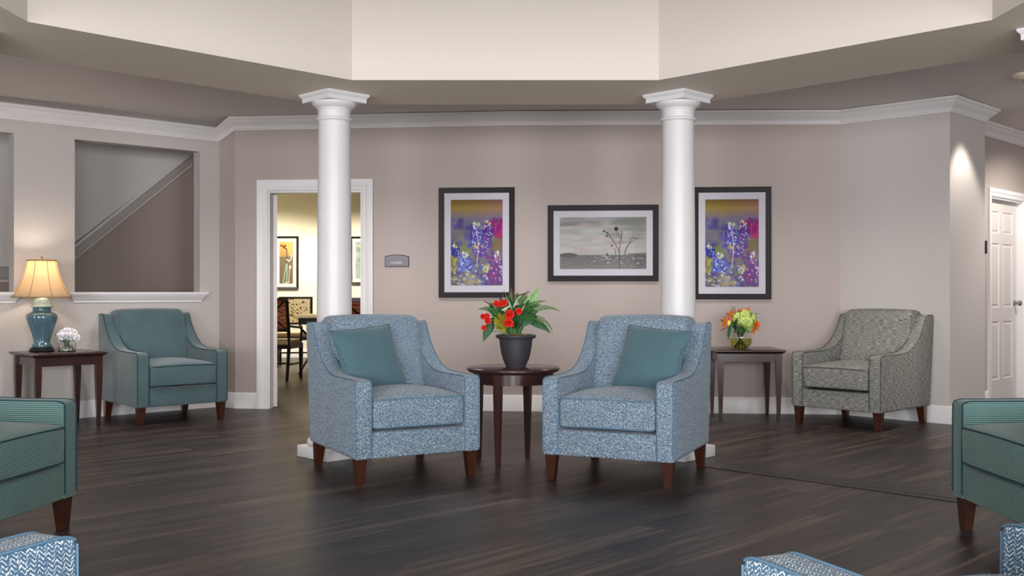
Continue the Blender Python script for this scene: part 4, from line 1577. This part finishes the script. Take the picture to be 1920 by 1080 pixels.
def bluebonnets():
    W2, H_ = 132, 215
    rnd = random.Random(5)
    yy = np.linspace(0, 1, H_)[:, None, None]; xx = np.linspace(0, 1, W2)[None, :, None]
    top = np.array((104, 84, 34.)); gold = np.array((146, 122, 58.)); mv = np.array((112, 104, 126.)); lo = np.array((92, 92, 96.))
    a_ = np.where(yy < .10, top + (gold - top) * (yy / .10), np.where(yy < .22, gold + (mv - gold) * ((yy - .10) / .12), mv + (lo - mv) * np.clip((yy - .22) / .7, 0, 1)))
    a_ = a_ + np.zeros((H_, W2, 3))
    a_ += (np.array((30, 6, 62.)) - 20) * np.clip(xx - .3, 0, 1) * np.clip(1 - yy * 3, 0, 1) * 1.2
    B = lambda *q: blob(a_, *q)
    for _ in range(60):                                             # blurred background clumps
        x, y = rnd.random(), rnd.uniform(.24, .55)
        c_ = rnd.choice([(70, 62, 118), (92, 88, 132), (148, 146, 160), (60, 56, 110), (112, 112, 104), (86, 76, 140)])
        B(x, y, rnd.uniform(.05, .13), rnd.uniform(.05, .11), c_, .65, 1.2)
    B(.33, .18, .07, .04, (146, 134, 58), .45, 1.0)
    for _ in range(34):                                             # crimson patch on the right
        B(rnd.uniform(.76, 1.02), rnd.uniform(.24, .44), .06, .07, rnd.choice([(150, 20, 100), (120, 16, 116), (168, 36, 92), (90, 20, 120)]), .6, 1.3)
    for x in (.86, .97):
        B(x, .34, .015, .16, (206, 40, 110), .7, 1.5)
    for _ in range(14): B(rnd.uniform(.78, 1.0), rnd.uniform(.46, .58), .07, .08, rnd.choice([(126, 92, 34), (110, 80, 40), (96, 84, 40)]), .6, 1.2)
    for _ in range(12): B(rnd.uniform(.15, .45), rnd.uniform(.5, .62), .06, .06, (104, 116, 60), .55, 1.2)
    # lower field
    for _ in range(110):
        x, y = rnd.random(), rnd.uniform(.66, 1.0)
        c_ = rnd.choice([(58, 62, 150), (74, 84, 160), (120, 130, 176), (150, 148, 140), (110, 108, 60), (60, 40, 130)]) if x < .62 else rnd.choice([(72, 28, 130), (94, 20, 100), (60, 44, 150), (120, 40, 110), (70, 60, 90)])
        B(x, y, rnd.uniform(.03, .08), rnd.uniform(.03, .07), c_, .7, 1.4)
    for _ in range(26): B(rnd.uniform(.05, .6), rnd.uniform(.88, 1.0), .06, .05, (160, 148, 110), .4, 1.1)
    # spikes: central, left, lower-left, right
    def spike(cx_, y0, y1, w0, w1, cols, n, tipc=(206, 204, 180)):
        for i in range(n):
            f = i / n
            y = y0 + (y1 - y0) * f; w_ = w0 + (w1 - w0) * f
            x = cx_ + rnd.uniform(-w_, w_)
            c_ = rnd.choice(cols)
            B(x, y, rnd.uniform(.02, .036), rnd.uniform(.022, .04), c_, .9, 2.2)
            if rnd.random() < .40 * (1.3 - f): B(x + .008, y - .01, .012, .018, (196, 198, 224), .85, 2.5)
        for i in range(9): B(cx_ + rnd.uniform(-w0, w0) * .9, y0 + rnd.uniform(-.02, .04), .018, .03, rnd.choice([tipc, (152, 146, 84), (214, 214, 210)]), .9, 2)
    spike(.70, .27, .66, .07, .13, [(60, 36, 132), (50, 40, 140), (84, 30, 116), (90, 44, 130)], 90)
    spike(.48, .29, .56, .06, .15, [(54, 56, 158), (66, 66, 172), (84, 80, 180), (48, 40, 140)], 110)
    spike(.52, .52, .66, .11, .08, [(74, 34, 132), (90, 30, 124), (60, 40, 150)], 46)
    spike(.07, .52, .66, .05, .14, [(28, 34, 120), (40, 44, 140), (56, 60, 160)], 46)
    spike(.28, .63, .82, .06, .18, [(74, 94, 180), (96, 114, 192), (56, 70, 160), (64, 60, 150)], 90)
    spike(.88, .62, .98, .04, .14, [(112, 22, 104), (92, 20, 112), (130, 26, 110), (76, 24, 120)], 110)
    for _ in range(16): B(rnd.uniform(0, .1), rnd.uniform(.67, .84), .03, .05, rnd.choice([(146, 148, 60), (120, 124, 50), (170, 160, 70)]), .7, 1.5)
    for _ in range(12): B(rnd.uniform(.62, .74), rnd.uniform(.74, .84), .03, .04, rnd.choice([(170, 168, 96), (150, 150, 80), (190, 190, 150)]), .7, 1.6)
    line(a_, [(.49, .34), (.53, .5), (.51, .68), (.50, .76)], .010, (196, 170, 150), .75)
    for _ in range(42): B(rnd.uniform(0, 1), rnd.uniform(.70, .99), .018, .018, (204, 204, 226), .75, 2.2)
    return np.clip(a_, 0, 255)


def landscape():
    W2, H_ = 240, 146
    rnd = random.Random(9)
    yy = np.linspace(0, 1, H_)[:, None, None]; xx = np.linspace(0, 1, W2)[None, :, None]
    a_ = np.array((160, 158, 154.)) + np.zeros((H_, W2, 3))
    a_ = a_ - np.array((34, 30, 32.)) * np.clip(1 - yy * 2.6, 0, 1) * np.clip(xx * 1.5, .2, 1)
    B = lambda *q: blob(a_, *q)
    for _ in range(70):
        x, y = rnd.random(), rnd.uniform(0, .66)
        dark = (x > .6 and y < .5 and rnd.random() < .75) or (y < .15 and rnd.random() < .5)
        c_ = rnd.choice([(116, 118, 114), (126, 126, 124)]) if dark else rnd.choice([(176, 176, 172), (186, 186, 182), (166, 162, 164), (172, 164, 168)])
        B(x, y, rnd.uniform(.08, .2), rnd.uniform(.02, .05), c_, .5, 1.1)
    for x, y in ((.29, .14), (.5, .42), (.6, .46), (.25, .62), (.62, .6)): B(x, y, .12, .03, (176, 150, 160), .5, 1.1)
    g = (yy > .725)
    n = np.array([[noise.noise(Vector((i * .11, j * .3, 0))) for i in range(W2)] for j in range(H_)])[..., None]
    n2 = np.array([[noise.noise(Vector((i * .45, j * .26, 5))) for i in range(W2)] for j in range(H_)])[..., None]
    a_ = np.where(g, np.array((94, 92, 92.)) + 10 * n + 16 * n2 + np.clip(yy - .8, 0, 1) * 90, a_)
    for k in range(24):
        x = k / 24 * .19; B(x, .725, .03, .008 + .022 * math.sin(PI * min(1, x / .19)) ** .8, (70, 70, 68), .8, 2)
    for k in range(12): B(.8 + k * .018, .72 - k * .001, .03, .016, (96, 94, 94), .7, 2)
    D = (58, 54, 54)
    line(a_, [(.69, 1.0), (.69, .72), (.675, .62), (.62, .46), (.56, .33), (.53, .28)], .0052, D, .85)
    line(a_, [(.688, .66), (.695, .5), (.71, .38), (.715, .26)], .005, D, .85)
    line(a_, [(.705, .42), (.67, .31)], .004, D, .8)
    line(a_, [(.56, .36), (.60, .33), (.64, .34)], .003, (130, 100, 120), .7)
    line(a_, [(.745, .72), (.77, .58), (.82, .47)], .006, D, .85)
    line(a_, [(.645, .76), (.645, .66), (.63, .60)], .004, D, .8)
    B(.65, .225, .026, .026, (44, 44, 40), 1, 3); B(.61, .22, .016, .02, (176, 170, 110), .7, 2); B(.66, .30, .03, .03, (120, 120, 118), .6, 1.4)
    B(.51, .265, .014, .014, (58, 54, 54), 1, 3); B(.54, .36, .015, .016, (70, 66, 78), 1, 3); B(.55, .30, .02, .008, D, .8, 2, .6)
    B(.60, .545, .016, .014, (74, 72, 72), .9, 2)
    for x, y, r_, w_ in ((.83, .44, .5, .03), (.86, .40, 1.2, .02), (.89, .42, -.5, .03), (.84, .40, .2, .02), (.81, .46, 1.6, .02)): B(x, y, w_, .008, (100, 100, 96), .85, 2, r_)
    for _ in range(60):
        x, y = (rnd.gauss(.53, .05), rnd.gauss(.81, .035)) if rnd.random() < .5 else (rnd.uniform(.68, .98), rnd.uniform(.78, .95))
        B(x, y, rnd.uniform(.008, .022), .006, rnd.choice([(190, 188, 184), (150, 148, 144), (64, 62, 62), (176, 160, 158)]), .75, 2, rnd.uniform(-.7, .5))
    B(.545, .72, .014, .022, (60, 58, 60), .9, 2)
    return np.clip(a_, 0, 255)


def bike():
    W2, H_ = 44, 84
    yy = np.linspace(0, 1, H_)[:, None, None]
    a_ = np.where(yy < .35, np.array((196, 158, 84.)) + (np.array((150, 120, 76.)) - np.array((196, 158, 84.))) * (yy / .35), np.array((112, 98, 78.)) - 14 * yy) + np.zeros((H_, W2, 3))
    B = lambda *q: blob(a_, *q)
    B(.8, .15, .5, .4, (206, 176, 110), .5, 1)
    line(a_, [(.16, .10), (.34, .14), (.52, .18), (.54, .34), (.50, .46), (.52, .56)], .035, (66, 48, 38), .95)
    line(a_, [(.08, .085), (.34, .115)], .05, (120, 58, 36), 1); B(.42, .10, .07, .07, (96, 50, 36), 1, 2)
    line(a_, [(.52, .42), (.70, .46), (.84, .40), (.88, .33), (.80, .30)], .03, (196, 192, 180), .95)
    line(a_, [(.50, .52), (.26, 1.0)], .035, (130, 160, 144), .95); line(a_, [(.56, .54), (.52, 1.0)], .04, (130, 160, 144), .95)
    line(a_, [(.74, .56), (.66, .98)], .025, (180, 176, 160), .8); B(.78, .60, .09, .10, (200, 196, 180), .8, 1.6)
    line(a_, [(.36, .98), (.72, .94)], .02, (190, 190, 170), .7)
    return np.clip(a_, 0, 255)


def print_b():
    W2, H_ = 44, 84
    a_ = np.array((136, 152, 136.)) + np.zeros((H_, W2, 3))
    rnd = random.Random(2)
    for _ in range(60): blob(a_, rnd.random(), rnd.random(), .2, .16, rnd.choice([(110, 130, 120), (150, 160, 138), (96, 100, 84), (130, 148, 134)]), .4, 1.2)
    blob(a_, .85, .45, .25, .5, (88, 76, 58), .8, 1.3)
    blob(a_, .45, .1, .5, .08, (168, 176, 150), .5, 1)
    return np.clip(a_, 0, 255)


def picture(name, label, W_, H_, bw, mw, arr, loc, rz, mat='mat', group=None):
    t = thing(name, label, 'picture', loc, rz, group)
    bm = bmesh.new()
    pr = [(0, 0), (0, .026), (.004, .032), (bw * .6, .024), (bw * .9, .020), (bw, .018), (bw, 0)]        # (inwards, out)
    rings = []
    for sx, sz in ((-1, -1), (1, -1), (1, 1), (-1, 1)):
        rings.append([bm.verts.new((sx * (W_ / 2 - i_), -o_, sz * (H_ / 2 - i_))) for i_, o_ in pr])
    for i in range(4):
        j = (i + 1) % 4
        for k in range(len(pr)):
            l_ = (k + 1) % len(pr)
            bm.faces.new((rings[i][k], rings[i][l_], rings[j][l_], rings[j][k]))
    obj('frame', bm, 'frame', t, 25)
    bm = bmesh.new()
    a_, b_ = W_ / 2 - bw, H_ / 2 - bw
    c_, d_ = a_ - mw, b_ - mw * 1.02
    box(bm, (0, -.007, 0), (2 * a_, .008, 2 * b_))
    # raised window mat around the print
    for x0, x1, z0, z1 in ((-a_, -c_, -b_, b_), (c_, a_, -b_, b_), (-c_, c_, d_, b_), (-c_, c_, -b_, -d_)):
        box(bm, ((x0 + x1) / 2, -.0125, (z0 + z1) / 2), (x1 - x0, .003, z1 - z0))
    obj('mat_board', bm, mat, t, None)
    grid_art('print', 2 * c_ - .002, 2 * d_ - .002, arr, t, (0, -.0125, 0))
    return t


BBN = bluebonnets()


def far_pic(px, py):
    x, y = wd(px)
    return (x, y, 1.1 - (py - 548) / 1890 * y)


loc = far_pic(894, 455)
picture('framed_picture', 'tall framed photo of blue and purple lupins hanging above the potted plant', .705, 1.02, .050, .060, BBN, loc, FRZ, group='framed lupin photos')
loc = far_pic(1372, 456)
picture('framed_picture', 'tall framed photo of blue and purple lupins hanging right of the right column', .700, 1.02, .050, .060, BBN, loc, FRZ, group='framed lupin photos')
loc = far_pic(1130.5, 456)
picture('framed_picture', 'wide framed grey photo of seed heads in an open field, between the lupin photos', 1.012, .70, .052, .058, landscape(), loc, FRZ)
picture('framed_picture', 'framed picture of vintage bicycle handlebars on the cream wall through the doorway', .41, .89, .035, .055, bike(), ((536.5 - 960) / 1890 * 16.97, 16.99, 1.1 - (492.5 - 548) / 1890 * 16.97), 0, 'matcream')
picture('framed_picture', 'pale green framed picture in the fitness room, half hidden by the left column', .41, .80, .035, .055, print_b(), ((679.5 - 960) / 1890 * 16.97, 16.99, 1.1 - (488 - 548) / 1890 * 16.97), 0, 'matcream')

# room sign
loc = far_pic(744.5, 490.5)
t = thing('room_sign', 'small grey arched wall sign reading FITNESS beside the doorway', 'sign', loc, FRZ)


def arch(w_, h0, h1, y0, y1):
    bm = bmesh.new()
    pl = [(-w_, -h0), (w_, -h0), (w_, h0)] + [(w_ * math.cos(PI * k / 16) if False else w_ * (1 - k / 8), h0 + (h1 - h0) * (1 - (1 - k / 8) ** 2)) for k in range(1, 16)] + [(-w_, h0)]
    lo = [bm.verts.new((x, y0, z)) for x, z in pl]; hi = [bm.verts.new((x, y1, z)) for x, z in pl]
    bm.faces.new(lo); bm.faces.new(hi[::-1])
    for i in range(len(pl)):
        j = (i + 1) % len(pl)
        bm.faces.new((lo[i], lo[j], hi[j], hi[i]))
    return bm


obj('sign_back', arch(.114, .048, .066, -.010, 0), 'frame', t, None)
obj('sign_face', arch(.108, .043, .060, -.013, -.009), 'signgrey', t, None)
cur = bpy.data.curves.new('lettering', 'FONT')
cur.body = 'FITNESS'; cur.size = .027; cur.extrude = .0006; cur.align_x = 'CENTER'; cur.align_y = 'CENTER'; cur.space_character = 1.12
tmp = bpy.data.objects.new('tmp', cur); COL.objects.link(tmp)
dg = bpy.context.evaluated_depsgraph_get()
me = bpy.data.meshes.new_from_object(tmp.evaluated_get(dg))
bpy.data.objects.remove(tmp, do_unlink=True)
me.name = 'lettering'; me.materials.clear(); me.materials.append(M['signwhite'])
o = bpy.data.objects.new('lettering', me); COL.objects.link(o); o.parent = t
o.location = (-.004, -.0138, -.012); o.rotation_euler = (R(90), 0, 0)

# small dark sign seen on edge on the hall wall, and the ceiling sprinkler
bm = bmesh.new(); box(bm, (0, -.008, 0), (.10, .016, .115), bev=.003)
q = along(P6, P7, .80)
q = gl(0, 0)
sd = obj('wall_sign', bm, 'frame', None, 30, (4.165, 8.955, 1.50))
sd.rotation_euler = (0, 0, frame_m(P5, P6))
tag(sd, 'small dark sign seen edge-on on the corner of the right pier', 'sign')
t = thing('ceiling_sprinkler', 'round beige sprinkler head with a wide flange on the ceiling at the right edge', 'sprinkler', (3.845, 7.56, 2.728))
bm = bmesh.new(); lathe(bm, [(0, .012), (.085, .012), (.088, -.006), (.080, -.014), (.045, -.022), (.035, -.030), (0, -.030)], 40); obj('flange', bm, 'soffit', t, 40)
bm = bmesh.new(); lathe(bm, [(0, -.03), (.010, -.03), (.010, -.045), (.004, -.047), (.004, -.060), (.018, -.062), (.018, -.065), (0, -.066)], 20)
tube(bm, [(-.009, 0, -.04), (-.015, 0, -.052), (-.004, 0, -.062)], .0025, 5); tube(bm, [(.009, 0, -.04), (.015, 0, -.052), (.004, 0, -.062)], .0025, 5)
obj('sprinkler_head', bm, 'metal', t, 40)


# ------------------------------------------------------------------ dining furniture in the fitness room
def dining_chair(label, loc, rz, panel, group=None):
    """back towards local +y, front -y"""
    t = thing('dining_chair', label, 'chair', loc, rz, group)
    W_, D_ = .50, .48
    bm = bmesh.new(); box(bm, (0, 0, .475), (W_ - .02, D_, .07), bev=.02); obj('seat', bm, 'tan_seat', t, 40)
    bm = bmesh.new(); box(bm, (0, 0, .42), (W_ - .02, D_ - .02, .05)); obj('seat_frame', bm, 'dark', t, None)
    for sx in (-1, 1):
        bm = bmesh.new(); tapered_leg(bm, sx * (W_ / 2 - .025), -D_ / 2 + .025, .45, .042, .028); obj('leg', bm, 'dark', t, 30)
        bm = bmesh.new()
        tube(bm, [(sx * (W_ / 2 - .02), D_ / 2 + .06, 0), (sx * (W_ / 2 - .02), D_ / 2 - .01, .42), (sx * (W_ / 2 - .02), D_ / 2 + .0, .6), (sx * (W_ / 2 - .02), D_ / 2 + .07, 1.02)], [.02, .024, .024, .022], 4)
        obj('leg', bm, 'dark', t, 30)
        bm = bmesh.new()
        tube(bm, [(sx * (W_ / 2), D_ / 2 + .02, .68), (sx * (W_ / 2 + .01), 0, .66), (sx * (W_ / 2 + .01), -.14, .66), (sx * (W_ / 2), -.17, .60), (sx * (W_ / 2), -.13, .48)], .017, 6)
        obj('armrest', bm, 'dark', t, 40)
    tilt = Matrix.Rotation(R(-9), 3, 'X')
    bm = bmesh.new()
    box(bm, (0, D_ / 2 + .072, 1.01), (W_, .035, .045)); obj('top_rail', bm, 'dark', t, None)
    bm = bmesh.new(); box(bm, (0, D_ / 2 + .012, .63), (W_ - .04, .03, .04)); obj('lower_rail', bm, 'dark', t, None)
    bm = bmesh.new(); box(bm, (0, D_ / 2 + .030, .82), (W_ - .07, .022, .36), tilt); obj('back_panel', bm, panel, t, None)
    bm = bmesh.new()
    h = .20
    for sy in ((.018, -.018) if panel != 'tan_floral' else ()):
        for s in (-1, 1):
            a_ = tilt @ Vector((-s * (W_ / 2 - .04), sy, -.18)); b_ = tilt @ Vector((s * (W_ / 2 - .04), sy, .18))
            c_ = Vector((0, D_ / 2 + .030, .82))
            tube(bm, [a_ + c_, b_ + c_], .011, 4)
    if panel != 'tan_floral': obj('back_lattice', bm, 'dark', t, None)
    else: bm.free()
    bm = bmesh.new()
    box(bm, (0, 0, .20), (W_ - .06, .02, .022))
    for s in (-1, 1): box(bm, (s * (W_ / 2 - .03), .01, .20), (.02, D_ - .03, .022))
    obj('stretcher', bm, 'dark', t, None)
    return t


dining_chair('dark X-back dining chair with an orange swirl back panel, nearest the doorway', (-2.96, 12.75, 0), R(172), 'orange_swirl')
dining_chair('dark dining chair with a tan floral back, on the far side of the cream table', (-3.24, 15.0, 0), R(8), 'tan_floral')
dining_chair('dark X-back dining chair with an orange back, glimpsed right of the left column', (-1.93, 12.9, 0), R(184), 'orange_swirl')
t = thing('dining_table', 'cream topped table with curved dark metal legs among the fitness room chairs', 'table', (-2.45, 13.9, 0), R(3))
bm = bmesh.new(); box(bm, (0, 0, .775), (.95, .95, .04), bev=.008); obj('tabletop', bm, 'tabletop', t, 30)
bm = bmesh.new(); box(bm, (0, 0, .725), (.85, .85, .06)); obj('apron', bm, 'dark', t, None)
for sx in (-1, 1):
    for sy in (-1, 1):
        bm = bmesh.new()
        tube(bm, [(sx * .42, sy * .42, 0), (sx * .36, sy * .36, .12), (sx * .26, sy * .26, .30), (sx * .30, sy * .30, .50), (sx * .40, sy * .40, .62), (sx * .41, sy * .41, .70)], .016, 8)
        obj('leg', bm, 'dark', t, 60)
bm = bmesh.new(); lathe(bm, [(.24, .29), (.26, .29), (.26, .31), (.24, .31)], 32, cap=False)
tube(bm, [(-.26, -.26, .30), (.26, .26, .30)], .010, 6); tube(bm, [(-.26, .26, .30), (.26, -.26, .30)], .010, 6)
obj('stretcher', bm, 'dark', t, 60)
